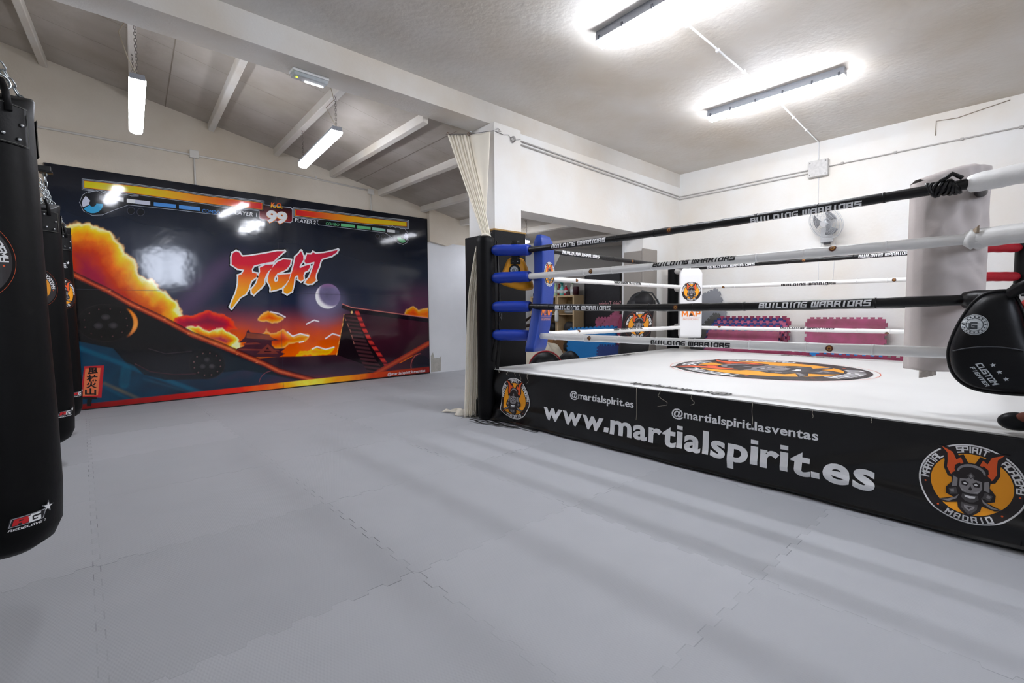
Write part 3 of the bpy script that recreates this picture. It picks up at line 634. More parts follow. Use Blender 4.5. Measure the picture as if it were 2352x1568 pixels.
medallion(243, 741, 66, 43, '#5a3a3c'); medallion(476, 836, 41, 34, '#7a5a58')
e = sstep((1-np.hypot((PX-243)/76, (PY-741)/47))*16)*(1-sstep((1-np.hypot((PX-237)/72, (PY-741)/50))*16))*sstep((PX-288)/14); over(cramp(PY, [(710, '#e08040'), (750, '#f0a060'), (780, '#8a3a30')]), e)
over(lin('#5a4a50'), sstep((1.2-sd_line([(340, 800), (380, 812), (440, 806)]))/1.2)*.5); over(lin('#4a2a30'), sstep((1.6-sd_line([(310, 835), (345, 853), (400, 860), (450, 858)]))/1.4)*.8)
over(lin('#8a4a54'), sstep((1.4-np.abs(np.hypot((PX-625), (PY-882)*1.0)-30))/1.2)*(PY < 878)*(PX < 622)*.8)
# bottom glowing kerb
kb = PY-(942-.1085*(PX-190)); over(cramp(PX+(N2-.5)*70, [(190, '#7a1014'), (400, '#b02418'), (560, '#d83c16'), (640, '#f07a24'), (705, '#fbe070'), (760, '#f6b048'), (860, '#c84c20'), (980, '#8a2420')]), sstep((kb+15)/2)); over(lin('#120a0c'), sstep((kb+2.2)/1.5))
# horizontal and vertical panel joints are physical seams, added as thin strips below
g_ = IMG@np.array([.3, .59, .11]); IMG = g_[..., None]+(IMG-g_[..., None])*1.18; IMG = np.clip(IMG, 0, 1); IMG = IMG*(.72+.55*np.sqrt(np.clip(IMG.max(-1), 0, 1)))[..., None]
IMG = np.clip(IMG, 0, 1)
me = bpy.data.meshes.new('print_face'); nv = (NU+1)*(NV+1)
co = np.empty((nv, 3), np.float32); co[:, 0] = GX.ravel()-(MU0+MU1)/2; co[:, 1] = 0; co[:, 2] = GZ.ravel()
idx = np.arange(nv).reshape(NV+1, NU+1); q = np.stack([idx[:-1, :-1], idx[:-1, 1:], idx[1:, 1:], idx[1:, :-1]], -1).reshape(-1, 4)
me.vertices.add(nv); me.vertices.foreach_set('co', co.ravel()); me.loops.add(q.size); me.loops.foreach_set('vertex_index', q.ravel().astype(np.int32))
me.polygons.add(len(q)); me.polygons.foreach_set('loop_start', np.arange(0, q.size, 4, dtype=np.int32)); me.update(calc_edges=True)
at_ = me.color_attributes.new('Col', 'FLOAT_COLOR', 'POINT'); at_.data.foreach_set('color', np.concatenate([IMG.reshape(-1, 3), np.ones((nv, 1))], 1).astype(np.float32).ravel())
GL_R, GL_B, GL_S = .085, .05, 1.1         # gloss of the laminated print and its slight waviness
def gloss(name, **k): return mat(name, rough=GL_R, bump=GL_B, bscale=GL_S, bdist=.12, **k)
me.materials.append(gloss('mural_print', attr='Col'))
o = bpy.data.objects.new('print_face', me); C.objects.link(o); o.parent = mural
# overlays, drawn in the same design coordinates
g_w = gloss('p_white', col='#eef0f2'); g_k = gloss('p_black', col='#0b1018'); g_blue = gloss('p_blue', col='#4f93dc'); g_cy = gloss('p_cyan', col='#38a9dc'); g_gn = gloss('p_green', col='#6cc487'); g_gn2 = gloss('p_mint', col='#9ad8c0')
g_mar = gloss('p_maroon', col='#4a0c18'); g_line = gloss('p_line', col='#b9bfc8'); g_or = gloss('p_orange', col='#f08a1c'); g_pale = gloss('p_pale', col='#cfd3e4')
x_ = lambda px, py=480: to_wall(px, py)[0]
g_bar1 = gloss('p_bar1', ramp=(0, [(x_(190, 430), '#ddd20c'), (x_(340, 450), '#e8cf10'), (x_(430, 460), '#f2a31c'), (x_(520), '#ee5f1a'), (x_(600), '#e01c2a')]))
g_bar2 = gloss('p_bar2', ramp=(0, [(x_(677, 490), '#d8142c'), (x_(720, 490), '#e63a22'), (x_(790, 500), '#f39a1e'), (x_(860, 505), '#f4cf14'), (x_(935, 515), '#ead60c')]))
z_ = lambda py, px=650: to_wall(px, py)[1]
g_fight = gloss('p_fight', ramp=(2, [(z_(700), '#ffb41c'), (z_(665), '#ffa41a'), (z_(645), '#f97f1c'), (z_(630), '#f4501c'), (z_(612), '#dd1233'), (z_(570), '#cf0f3c')]))
g_kobox = gloss('p_kobox', ramp=(2, [(z_(512, 633), '#9c1024'), (z_(490, 633), '#5a0c1c'), (z_(472, 633), '#16080e')])); g_ko = gloss('p_ko', ramp=(2, [(z_(478, 633), '#ffd21c'), (z_(471, 633), '#ff8a1c'), (z_(465, 633), '#d81c1c')]))
def bar(name, top, bot, th, mt, stub_l, stub_r):
    p = Print(); tp = top; bt = bot
    def band(g, mi, lay):
        a = [(x, y-g) for x, y in tp]; b = [(x, y+g) for x, y in bt]; a[0] = (a[0][0]-g, a[0][1]); a[-1] = (a[-1][0]+g, a[-1][1]); b[0] = (b[0][0]-g, b[0][1]); b[-1] = (b[-1][0]+g, b[-1][1])
        p.poly(a+b[::-1], mi, lay)
    band(6, 0, 0); band(4.8, 1, 1); band(3.4, 0, 2); band(2.5, 1, 3); band(1.2, 3, 4); band(0, 2, 5)
    return p.build(name, [g_line, g_k, mt, g_or], wall_map, mural)
bar('health_bar', [(194, 416), (300, 427), (400, 440), (460, 450), (601, 467)], [(194, 430), (300, 442), (400, 456), (460, 464), (601, 480)], 14, g_bar1, 0, 0)
bar('health_bar', [(679, 482), (760, 491), (840, 501), (933, 511)], [(679, 494), (760, 503), (840, 512), (933, 519)], 12, g_bar2, 0, 0)
# combo gauges
def gauge(body, segs, disc, seg_m, txt, tx, ty, tw, th, rot, dots, mt, name, scrib=()):
    p = Print()
    grow = lambda L, g: None
    for a, b in zip(body, body[1:]+body[:1]): p.polys(stroke([a, b], 1.8), 1, 0)
    p.poly(body, 0, 1)
    cx, cy, rx, ry = disc
    for a, b in zip(scrib[:-1], scrib[1:]): p.polys(stroke([a, b], 1.0), 1, 3)
    E_ = lambda r, a: (cx+rx*r*math.cos(a), cy+ry*r*math.sin(a))
    p.poly([E_(1, 2*PI*k/40) for k in range(40)], 0, 2)
    for a0, a1, mi in seg_m:
        n = 16; p.poly([E_(.9, a0+(a1-a0)*k/n) for k in range(n+1)]+[E_(.3, a1-(a1-a0)*k/n) for k in range(n+1)], mi, 3)
    for q, mi in segs:
        p.poly([(x, y) for x, y in q], mi, 3)
    for dx, dy, dr in dots:
        p.ring((dx, dy), dr-1, dr, 5, 3, 24); p.disc((dx, dy), dr-1, 0, 2, 24)
    tr, bb = font_word(txt, 0.0); c, s_ = math.cos(rot), math.sin(rot); sx = tw/(bb[2]-bb[0]); sy = th/bb[3]
    p.polys([[(u-bb[0], -v*sy/sx) for u, v in t] for t in tr], mt, 4, sx, sx, tx, ty, rot)
    return p.build(name, [g_k, g_line, g_w, g_blue, g_cy, gloss('p_ringdark', col='#4a4e58'), g_gn, g_gn2, g_pale], wall_map, mural)
def seg4(x0, y0, x1, y1, h): return [(x0, y0), (x1, y1), (x1, y1+h), (x0, y0+h)]
gauge([(202, 440), (240, 438), (300, 446), (400, 458), (522, 478), (528, 482), (527, 494), (520, 495), (400, 481), (295, 470), (262, 482), (235, 493), (212, 494), (192, 484), (183, 465), (190, 448)],
      [(seg4(249, 450, 284, 454, 9.5), 2), (seg4(291, 456, 310, 458.3, 9), 2), (seg4(310, 458.3, 345, 462.5, 9), 8), (seg4(353, 464, 404, 469.5, 8.5), 3), (seg4(411, 470.5, 459, 476, 8.5), 3), (seg4(228, 449, 247, 451, 9), 5)],
      (213, 467, 27, 25), [(.05, 2.6, 4), (2.75, 4.0, 8)], 'COMBO', 464, 487, 41, 7.5, .13, [(301, 484, 9), (323, 487, 9)], 3, 'combo_gauge', [(203, 442), (222, 438), (229, 441), (238, 437), (243, 440), (232, 444), (252, 439), (262, 442), (258, 446), (272, 443), (280, 447), (270, 449), (290, 446), (302, 450), (318, 450)])
gauge([(731, 505), (735, 502), (760, 506), (850, 517), (928, 524), (936, 535), (939, 548), (934, 557), (926, 561), (914, 557), (902, 546), (884, 534), (733, 516), (729, 512)],
      [(seg4(783, 513, 815, 516.5, 6.5), 6), (seg4(820, 518, 851, 521, 6.5), 6), (seg4(855, 522, 885, 525.5, 6.3), 7), (seg4(889, 526.5, 907, 528.5, 6.3), 2), (seg4(907, 528.5, 917, 529.7, 6.3), 5)],
      (924.5, 544, 13.5, 15), [(.9, 3.0, 6), (-.9, .6, 8)], 'COMBO', 748, 516, 31, 6.3, .11, [(867, 542, 5.2), (880, 543.5, 5.2)], 6, 'combo_gauge', [(890, 519), (896, 522), (901, 518), (908, 523), (914, 520), (920, 525), (928, 524)])
p = Print()
def wtext(p, txt, x, y, wd, ht, rot, mi, lay, off=.01, ref=None, shear=0):
    tr, bb = font_word(txt, off); rh = font_word(ref, off)[1][3] if ref else bb[3]
    sx = wd/(bb[2]-bb[0]); sy = ht/rh; c, s_ = math.cos(rot), math.sin(rot)
    for t_ in tr: p.poly([(x+(u-bb[0])*sx*c+v*sy*s_+v*sy*shear, y+(u-bb[0])*sx*s_-v*sy*c) for u, v in t_], mi, lay)
wtext(p, 'PLAYER 1', 532, 491, 58, 9, .12, 0, 1); wtext(p, 'PLAYER 2', 677.5, 509, 48, 8, .12, 0, 1)
wtext(p, '@martialspirit.lasventas', 890, 862.5, 87, 6.5, -.105, 0, 1, ref='l', shear=.2)
p.build('player_lettering', [g_w], wall_map, mural)
p = Print()
rr = lambda x0, y0, x1, y1, s_: [(x0+4, y0), (x1-4, y1), (x1, y1+4), (x1, y1+s_-4), (x1-5, y1+s_), (x0+5, y0+s_), (x0, y0+s_-4), (x0, y0+4)]
p.poly(rr(594.5, 468.5, 672.5, 476, 36), 0, 0); p.poly(rr(596, 470, 671, 477.5, 33), 1, 1)
for d, mi, lay in ((.055, 4, 2), (.03, 3, 3)):
    wtext(p, '99', 610.5-(d*20), 507.5+d*10, 47+d*50, 25.5+d*20, .11, mi, lay, off=d+.02)
wtext(p, 'K.O.', 620, 476.5, 30, 13, .12, 5, 3, off=.05); wtext(p, 'K.O.', 621.5, 475.5, 27.5, 11.5, .12, 2, 4, off=.03)
p.build('round_timer', [g_line, g_kobox, g_ko, g_w, g_or, g_k], wall_map, mural)
FG = [ # F, I, G, H, T in units of the enlarged tracing
 [(150, 800), (165, 757), (200, 738), (232, 752), (262, 795), (340, 790), (500, 765), (640, 738), (722, 737), (690, 765), (645, 805), (600, 850), (530, 860), (440, 880), (390, 893), (368, 930), (372, 968), (418, 978), (425, 1010), (360, 1060), (350, 1090), (330, 1150), (300, 1200), (240, 1235), (200, 1290), (150, 1355), (135, 1335), (160, 1270), (200, 1180), (220, 1090), (222, 1000), (260, 985), (288, 938), (215, 925), (150, 880)],
 [(455, 915), (520, 885), (600, 880), (585, 925), (545, 955), (520, 1000), (505, 1040), (500, 1090), (470, 1130), (430, 1165), (390, 1205), (370, 1190), (365, 1150), (400, 1110), (425, 1070), (440, 1010), (458, 960)],
 [(560, 960), (600, 900), (650, 850), (710, 825), (790, 832), (782, 880), (745, 930), (695, 955), (645, 975), (618, 1010), (607, 1048), (622, 1072), (650, 1058), (655, 1022), (640, 1000), (700, 988), (785, 982), (772, 1040), (735, 1090), (692, 1130), (640, 1150), (572, 1165), (575, 1130), (555, 1090), (540, 1060), (545, 1010)],
 [(840, 800), (880, 760), (900, 735), (925, 790), (925, 830), (900, 870), (882, 905), (890, 920), (930, 900), (990, 882), (998, 905), (975, 945), (940, 960), (925, 1000), (930, 1040), (900, 1060), (872, 1040), (870, 1000), (850, 1000), (830, 1020), (820, 1100), (800, 1170), (750, 1200), (712, 1180), (712, 1140), (745, 1100), (775, 1040), (802, 960), (822, 890)],
 [(950, 820), (965, 770), (1010, 772), (1030, 748), (1060, 765), (1150, 757), (1240, 737), (1298, 722), (1285, 750), (1230, 787), (1130, 817), (1110, 845), (1095, 900), (1062, 980), (1055, 1020), (1062, 1050), (1020, 1085), (975, 1090), (945, 1078), (962, 1050), (990, 1020), (1012, 960), (1040, 882), (1045, 852), (1000, 862), (955, 872), (935, 845)]]
p = Print(); tr_ = lambda L: [(500+x/4.704, 420+y/4.704) for x, y in L]
for L in FG:
    q = tr_(L)
    for wd, mi, lay in ((11.0, 0, 0), (6.6, 1, 1)):
        for a, b in zip(q, q[1:]+q[:1]): p.polys(stroke([a, b], wd), mi, lay); p.disc(a, wd/2, mi, lay, 10)
    p.poly(q, 2, 2)
p.build('fight_lettering', [g_k, g_w, g_fight], wall_map, mural)
# hanging sign with brush characters
p = Print(); p.poly([(193, 841), (239, 839), (233, 913), (186, 911)], 0, 0); p.poly([(196, 846), (231, 844.5), (225, 908), (190, 909)], 1, 1)
for ch, x, y, s_ in (('\u98a8', 201, 859, 24), ('\u6797', 199, 876, 25), ('\u706b', 198, 891, 24), ('\u5c71', 195, 907, 26)):
    tr, bb = font_word(ch, .035)
    k = s_/max(bb[2]-bb[0], .1); k2 = 15.5/max(bb[3]-bb[1], .1)
    for t_ in tr: p.poly([(x+(u-bb[0])*k, y-(v-bb[1])*k2) for u, v in t_], 2, 2)
p.poly([(201, 911), (212, 911), (209, 932), (199, 932)], 2, 2); p.poly([(188, 911), (222, 912), (222, 916), (188, 915)], 2, 2)
p.build('brush_sign', [gloss('p_signred', col='#c81c24'), gloss('p_signorange', col='#ee7a4a'), gloss('p_signink', col='#140608')], wall_map, mural)
sm = MB()
for (a, b) in (((MU0, 2.07-.0), (MU1, 2.07)), ): pass
zj = to_wall(300, 666)[1]; xj = to_wall(648, 800)[0]
sm.box((MU0, MY-.0012, zj-.002), (MU1, MY+.004, zj+.002)).box((xj-.0015, MY-.0012, MZ0), (xj+.0015, MY+.004, MZ1))
sm.build('panel_seam', gloss('p_seam', col='#3a3a48'), mural)

# ================================================================== BOXING RING
X0, X1, Y0, Y1, ZT = 3.40, 7.46, -.24, 4.15, .575
FX, BX, NY, FY = 3.55, 7.10, .22, 3.68          # rope square
M_CANV = mat('canvas_white', '#e4e4e2', .55, var=.05, vscale=1.5, bump=.25, bscale=5, bdist=.006); M_BLK = mat('vinyl_black', '#0c0c0d', .42, spec=.35, bump=.15, bscale=30, bdist=.004)
M_VBLK = mat('banner_black', '#070709', .26, spec=.42, bump=.2, bscale=7, bdist=.01); M_ROPEW = mat('rope_white', '#f3f3f1', .42, bump=.3, bscale=60, bdist=.004); M_ROPEB = mat('rope_black', '#0e0e10', .36, spec=.4, bump=.4, bscale=55, bdist=.005)
M_BLUE = mat('sleeve_blue', '#0b36a4', .42, bump=.4, bscale=45, bdist=.004); M_RED = mat('sleeve_red', '#b8142a', .45, bump=.3, bscale=45, bdist=.004); M_POST = mat('post_pad', '#0b0b0d', .5, spec=.15, bump=.2, bscale=20, bdist=.006)
M_TXTW = mat('print_silver', '#f0f1f3', .4); M_TXTK = mat('print_black', '#101014', .5); M_BADGE = mat('badge_brown', '#5a2f18', .4); M_BADG2 = mat('badge_gold', '#b8802a', .4)
ring = thing('boxing_ring', 'raised boxing ring with white canvas, black printed apron and black and white ropes', 'boxing ring', ((X0+X1)/2, (Y0+Y1)/2, 0))
MB().box((X0+.02, Y0+.02, 0), (X1-.02, Y1-.02, ZT-.03)).build('ring_deck', M_BLK, ring)
cb = MB(); cb.grid(lambda u, v: (X0+(X1-X0)*u, Y0+(Y1-Y0)*v, ZT+.003*math.sin(9*u+5*v)*math.sin(7*v)), 40, 40)
for a in (0, 1):
    cb.grid(lambda u, v: (X0+(X1-X0)*u, (Y0, Y1)[a], ZT-.03*v), 20, 1); cb.grid(lambda u, v: ((X0, X1)[a], Y0+(Y1-Y0)*u, ZT-.022*v), 20, 1)
canvas = cb.build('canvas', M_CANV, ring)
flat = lambda u, v, h: (u, v, ZT+.0035+h)
ox, oy = 5.50, 1.95
emblem(.93, 0, 0, ring=False, halo=True).build('floor_emblem', EMB, lambda u, v, h: (ox+u, oy+v, ZT+.0035+h), canvas, lift=.0003)
def cwords(name, mp):
    p = Print(); p.heavy('@strikerspirit', 0, 0, .86, .115, 0, off=.012); p.build(name, [M_TXTK], mp, canvas)
cwords('floor_lettering', lambda u, v, h: (3.60-v, 1.50+u, ZT+.0035+h))
cwords('floor_lettering', lambda u, v, h: (6.15-u, 4.02-v+.0, ZT+.0035+h) if False else (5.02+u*1.3, 3.96+v, ZT+.0035+h))
cwords('floor_lettering', lambda u, v, h: (7.28+v, 2.4-u, ZT+.0035+h))
# apron with creases
def apr_x(y, z):
    q = 1-z/.56; c = max(0, (y-3.2)/.95)
    d = .006*math.sin(5.1*y+3*z)+.006*q*math.sin(11*y-9*z)
    d += c*.030*math.sin(15*(y*.75+z*1.0))*(.3+q)+.010*math.exp(-((z-.08-.10*abs(math.sin(1.3*y+.4)))/.036)**2)+.03*q*q*(1 if y > 3.7 else .55)*(.6+.4*math.sin(4*y))
    d += .012*math.exp(-((z-.12-.05*math.sin(2.2*y))/.035)**2)*(.5+.5*math.sin(3.1*y+1))
    d += .014*math.exp(-((z-.30-(.62-y)*.35)/.05)**2)*math.exp(-((y-.6)/.35)**2)
    return X0-.012-d
ya, yb = Y1+.0, Y0-.03
MB().sheet(lambda u, v: (apr_x(ya+(yb-ya)*u, ZT-.005-(ZT-.02)*v)+(0 if v < .97 else -.01), ya+(yb-ya)*u, ZT-.005-(ZT-.02)*v), 260, 64, (.004, 0, 0)).build('front_apron', M_VBLK, ring)
apron = ring.children[-1] if ring.children else ring
apron = [o for o in bpy.data.objects if o.name == 'front_apron'][0]
amap = lambda u, v, h: (apr_x(-u, v)-h, -u, v)
emblem(.222, -3.695, .288).build('apron_emblem', EMB, amap, apron, cut=.011, lift=.0008, base=.0035)
emblem(.207, -.192, .297).build('apron_emblem', EMB, amap, apron, cut=.011, lift=.0008, base=.0035)
p = Print()
p.heavy('www.martialspirit.es', -3.268, .148, 2.68, .17, 0)
p.build('apron_lettering', [M_TXTW], amap, apron, cut=.03, base=.004)
p = Print(); p.heavy('@martialspirit.es', -2.925, .402, .70, .06, 0, off=.022); p.build('apron_lettering', [M_TXTW], amap, apron, cut=.03, base=.004)
p = Print(); p.heavy('@martialspirit.lasventas', -1.885, .386, 1.0, .06, 0, off=.022); p.build('apron_lettering', [M_TXTW], amap, apron, cut=.03, base=.004)
MB().box((X0, Y1-.0, .02), (X1, Y1+.006, ZT-.01)).build('side_apron', M_VBLK, ring)
MB().box((X1, Y0, .02), (X1+.006, Y1, ZT-.01)).build('side_apron', M_VBLK, ring)
MB().box((X0, Y0-.006, .02), (X1, Y0, ZT-.01)).build('side_apron', M_VBLK, ring)
# frayed threads along the apron edge
for y, L_z, w_ in ((3.95, .03, .02), (3.8, .04, -.03), (3.69, .05, .01), (3.61, .09, .02), (3.50, .1, .02), (2.2, .27, .004), (1.98, .13, .09), (1.72, .08, .03), (1.28, .17, .005), (.92, .05, .006), (.62, .03, .004)):
    P_ = [(X0-.016, y, ZT-.002)]
    for k in range(1, 7):
        zz = ZT-.002-L_z*k/6; yy = y+w_*math.sin(k*1.1)*(k/6)
        P_.append((apr_x(yy, zz)-.003, yy, zz))
    MB().tube(P_, .0014, 5).build('loose_thread', mat('thread', '#b9b2a2', .7), ring)
# corner posts
POSTS = [((3.37, 4.15), M_BLUE), ((3.37, -.20), M_ROPEW), ((7.52, .08), M_RED), ((7.52, 4.17), M_ROPEW)]
CORN = [(FX, FY), (FX, NY), (BX, .43), (BX, FY)]
for (x, y), _ in POSTS:
    MB().lathe([(.06, 0), (.095, .02), (.1, .1), (.1, 1.98), (.094, 2.03), (.07, 2.05)], (x, y, 0), 28, 0, lambda a, b, c: (a*(1+.02*math.sin(7*c+3*a)), b, c)).build('post', M_POST, ring)
    pp = bpy.data.objects[-1] if False else None
MB().tube([(3.37+.1, 4.07, .6), (3.485, 4.05, 1.4), (3.47, 4.07, 2.0)], .012, 8).build('post_cover_seam', M_BLK, ring)
ZF = {0: (1.868, 1.850, 1.872), 1: (1.588, 1.574, 1.578), 2: (1.269, 1.234, 1.252), 3: (.958, .956, .962)}
ZL = {0: (1.893, 1.880, 1.870), 1: (1.576, 1.575, 1.578), 2: (1.262, 1.25, 1.26), 3: (.966, .958, .955)}
ZB = {0: (1.871, 1.86, 1.853), 1: (1.578, 1.56, 1.548), 2: (1.262, 1.245, 1.25), 3: (.951, .948, .945)}
def rope_path(a, b, zs, n=36):
    out = []
    for i in range(n+1):
        t = i/n; z = zs[0]*(1-t)*(1-2*t)+4*zs[1]*t*(1-t)+zs[2]*t*(2*t-1)
        out.append(Vector((a[0]+(b[0]-a[0])*t, a[1]+(b[1]-a[1])*t, z)))
    return out
def rope(a, b, zs, black, r, texts, badges, side, theta):
    """side: outward unit vector the lettering faces; theta lifts it up (+) or down (-) round the rope"""
    P = rope_path(a, b, zs); rs = [r*(1+.05*math.sin(i*2.3)+.04*random.uniform(-1, 1)) for i in range(len(P))]
    o = MB().tube(P, rs, 16).build('rope', M_ROPEB if black else M_ROPEW, ring)
    L = (P[-1]-P[0]).length; s_ = Vector(side)
    # vinyl cover joints
    for k in range(1, 9):
        q, d = path_point(P, L*k/9+random.uniform(-.05, .05)); MB().tube([q-d*.006, q+d*.006], r*1.055, 16).build('rope_joint', M_ROPEB if black else M_ROPEW, o)
    def mp(u, v, h, th=theta, flip=1):
        q, d = path_point(P, u*flip if flip > 0 else L+u*flip*-1 if False else u); up = d.cross(s_).normalized()
        if up.z < 0: up = -up
        an = th+v/(r*1.02); return q+(s_*math.cos(an)+up*math.sin(an))*(r*1.075+h)
    for (s0, s1, th, fl) in texts:
        L1, w1 = block_word('BUILDING', 1.6, 2.2, .12); L2, w2 = block_word('WARRIORS', 1.6, 2.2, .12)
        tot = w1+w2+5.5; k = (s1-s0)/tot; hh = .037/7.5
        for Lw in (L1, [[(u+w1+5.5, v) for u, v in q] for q in L2]):
            p = Print()
            p.polys([[(tot-u, 6-v) for u, v in q] for q in Lw] if fl else Lw, 0, 0, k, hh, s0, -.0155)
            p.build('rope_lettering', [M_TXTW if black else M_TXTK], lambda u, v, h, th=th: mp(u, v, h, th), o, cut=.012, base=.0006)
    for sb, th in badges:
        p = Print(); p.disc((sb, 0), .021, 0, 0, 20); p.disc((sb, 0), .012, 1, 1, 14); p.disc((sb, 0), .007, 0, 2, 12)
        p.build('rope_badge', [M_BADGE, M_BADG2], lambda u, v, h, th=th: mp(u, v, h, th), o, cut=.01, base=.0008)
    return o
yl = lambda y: FY-y      # distance along a front rope from the left corner
rope(CORN[0], CORN[1], ZF[0], True, .030, [(yl(3.28), yl(2.634), .0, 0), (yl(1.375), yl(.741), -.62, 0)], [(yl(2.0), .1)], (-1, 0, 0), 0)
rope(CORN[0], CORN[1], ZF[1], False, .031, [(yl(2.139), yl(1.483), .45, 0)], [(yl(2.79), .0), (yl(.875), .55)], (-1, 0, 0), 0)
rope(CORN[0], CORN[1], ZF[2], True, .031, [(yl(3.235), yl(2.573), -.1, 0), (yl(1.302), yl(.675), .1, 0)], [(yl(1.935), .0)], (-1, 0, 0), 0)
rope(CORN[0], CORN[1], ZF[3], False, .032, [(yl(2.151), yl(1.508), -.25, 0)], [(yl(2.805), .1), (yl(.874), .0)], (-1, 0, 0), 0)
xl = lambda x: x-FX
rope(CORN[0], CORN[3], ZL[0], True, .028, [(.55, 1.22, -.05, 0)], [(1.95, 0)], (0, -1, 0), 0)
rope(CORN[0], CORN[3], ZL[1], False, .028, [(1.55, 2.15, .55, 1)], [(.8, .1)], (0, -1, 0), 0)
rope(CORN[0], CORN[3], ZL[2], True, .028, [], [], (0, -1, 0), 0)
rope(CORN[0], CORN[3], ZL[3], False, .028, [(1.55, 2.2, .95, 1)], [(.85, .8)], (0, -1, 0), 0)
yb_ = lambda y: FY-y
rope(CORN[3], CORN[2], ZB[0], True, .027, [(.30, .98, 0, 0), (2.2, 2.7, 0, 0)], [(1.6, 0)], (-1, 0, 0), 0)
rope(CORN[3], CORN[2], ZB[1], False, .027, [(1.34, 1.96, -.5, 0)], [(.55, -.7), (2.55, .0)], (-1, 0, 0), 0)
rope(CORN[3], CORN[2], ZB[2], True, .027, [], [], (-1, 0, 0), 0)
rope(CORN[3], CORN[2], ZB[3], False, .027, [(1.34, 1.96, 1.1, 0)], [(.5, .9), (2.5, -1.0)], (-1, 0, 0), 0)
for k in range(4): rope(CORN[1], CORN[2], (ZF[k][2], 0.5*(ZF[k][2]+ZB[k][2])-.01, ZB[k][2]), k in (0, 2), .028, [], [], (0, -1, 0), 0)
# sleeves from post to rope corner
def sleeve(pc, cc, z0, z1, mt, r=.06, gap=0.09):
    a = Vector((pc[0], pc[1], z0)); b = Vector((cc[0], cc[1], z1)); d = (b-a).normalized(); a = a+d*gap; b = b+d*.045
    n = 14; P_ = [a+(b-a)*(i/n)+Vector((0, 0, .0012*math.sin(i*1.7))) for i in range(n+1)]
    rs = [r*(.55 if i == 0 else .9 if i == 1 else 1+.012*math.sin(i*2.1)) for i in range(n+1)]; rs[-1] = r*.88; rs[-2] = r*.98
    return MB().tube(P_, rs, 20).build('corner_sleeve', mt, ring)
for k in range(4):
    sleeve(POSTS[0][0], CORN[0], ZF[k][0]+(.03 if k == 0 else 0), ZF[k][0], M_BLUE)
    sleeve(POSTS[1][0], CORN[1], ZF[k][2]+.0, ZF[k][2], M_ROPEW if k != 2 else M_ROPEB, .05)
    sleeve(POSTS[2][0], CORN[2], ZB[k][2], ZB[k][2], M_RED, .05); sleeve(POSTS[3][0], CORN[3], ZB[k][0], ZB[k][0], M_ROPEW, .05)
# knotted lashings: black wrap at the near end of the top rope, tape on the second
kn = MB()
for i in range(9):
    a = i*.7; kn.tube([(FX+.034*math.cos(t)+.006*math.sin(3*t+a), .37+.012*i-.05+.02*math.sin(t+a), 1.868+.036*math.sin(t)+.004*math.sin(2*t+i)) for t in [2*PI*q/12 for q in range(12)]], .009, 6, closed=True)
kn.tube([(FX-.03, .38, 1.9), (FX-.04, .33, 1.93), (FX-.03, .29, 1.9)], .012, 8); kn.build('rope_lashing', M_ROPEB, ring)
tp = MB(); tp.tube([(FX, .19+.02*i, 1.578+.003*(-1)**i) for i in range(5)], [.05, .054, .051, .056, .036], 14); tp.build('tape_wrap', M_ROPEW, ring)
tp = MB(); tp.sheet(lambda u, v: (FX-.05-.01*math.sin(5*u), .215+.025*u, 1.60+.04*v*(1-.5*u)), 4, 4, (.002, 0, 0)); tp.build('tape_end', mat('old_tape', '#b9a690', .7), ring)
# straps hanging off the blue corner
for x, y, z0, z1, w_ in ((3.44, 4.03, .96, .66, .02), (3.46, 3.98, 1.0, .58, .016)):
    MB().sheet(lambda u, v: (x-.055+.02*math.sin(4*v+u), y+w_*(u-.5)*2*(1-.4*math.sin(5*v)), z0+.06-(z0-z1+.06)*v), 3, 12, (-.003, 0, 0)).build('hanging_strap', M_BLK, ring)
for i, (xa, ya_, xb, yb2) in enumerate(((3.22, 4.22, 3.30, 3.55), (3.14, 4.18, 3.22, 3.75), (3.30, 4.3, 3.15, 4.32), (3.27, 3.95, 3.34, 3.3), (3.18, 4.0, 3.28, 3.6))):
    MB().sheet(lambda u, v: (xa+(xb-xa)*u+.012*math.sin(9*u+i)+.022*(v-.5), ya_+(yb2-ya_)*u, .012+.006*math.sin(7*u+i)+.006*i*(1-u)), 14, 2, (0, 0, .003)).build('floor_strap', M_BLK, ring)
MB().sheet(lambda u, v: (3.30+.12*u+.0*v, 4.26-.14*u+.02*math.sin(9*u), .02+.32*v*(.6+.4*u)), 10, 6, (.004, 0, 0)).build('apron_flare', M_VBLK, ring)
MB().sheet(lambda u, v: (3.395-.012*u, -.03+.035*u+.0*v, .90-.88*v), 2, 20, (-.004, 0, 0)).build('hanging_strap', M_BLK, ring)
MB().tube([(3.47, 4.0, 1.24), (3.46, 4.02, 1.2), (3.47, 4.03, 1.17), (3.475, 4.01, 1.12), (3.465, 3.99, 1.17), (3.47, 4.0, 1.24)], .004, 6).build('snap_hook', M_STEEL, ring)

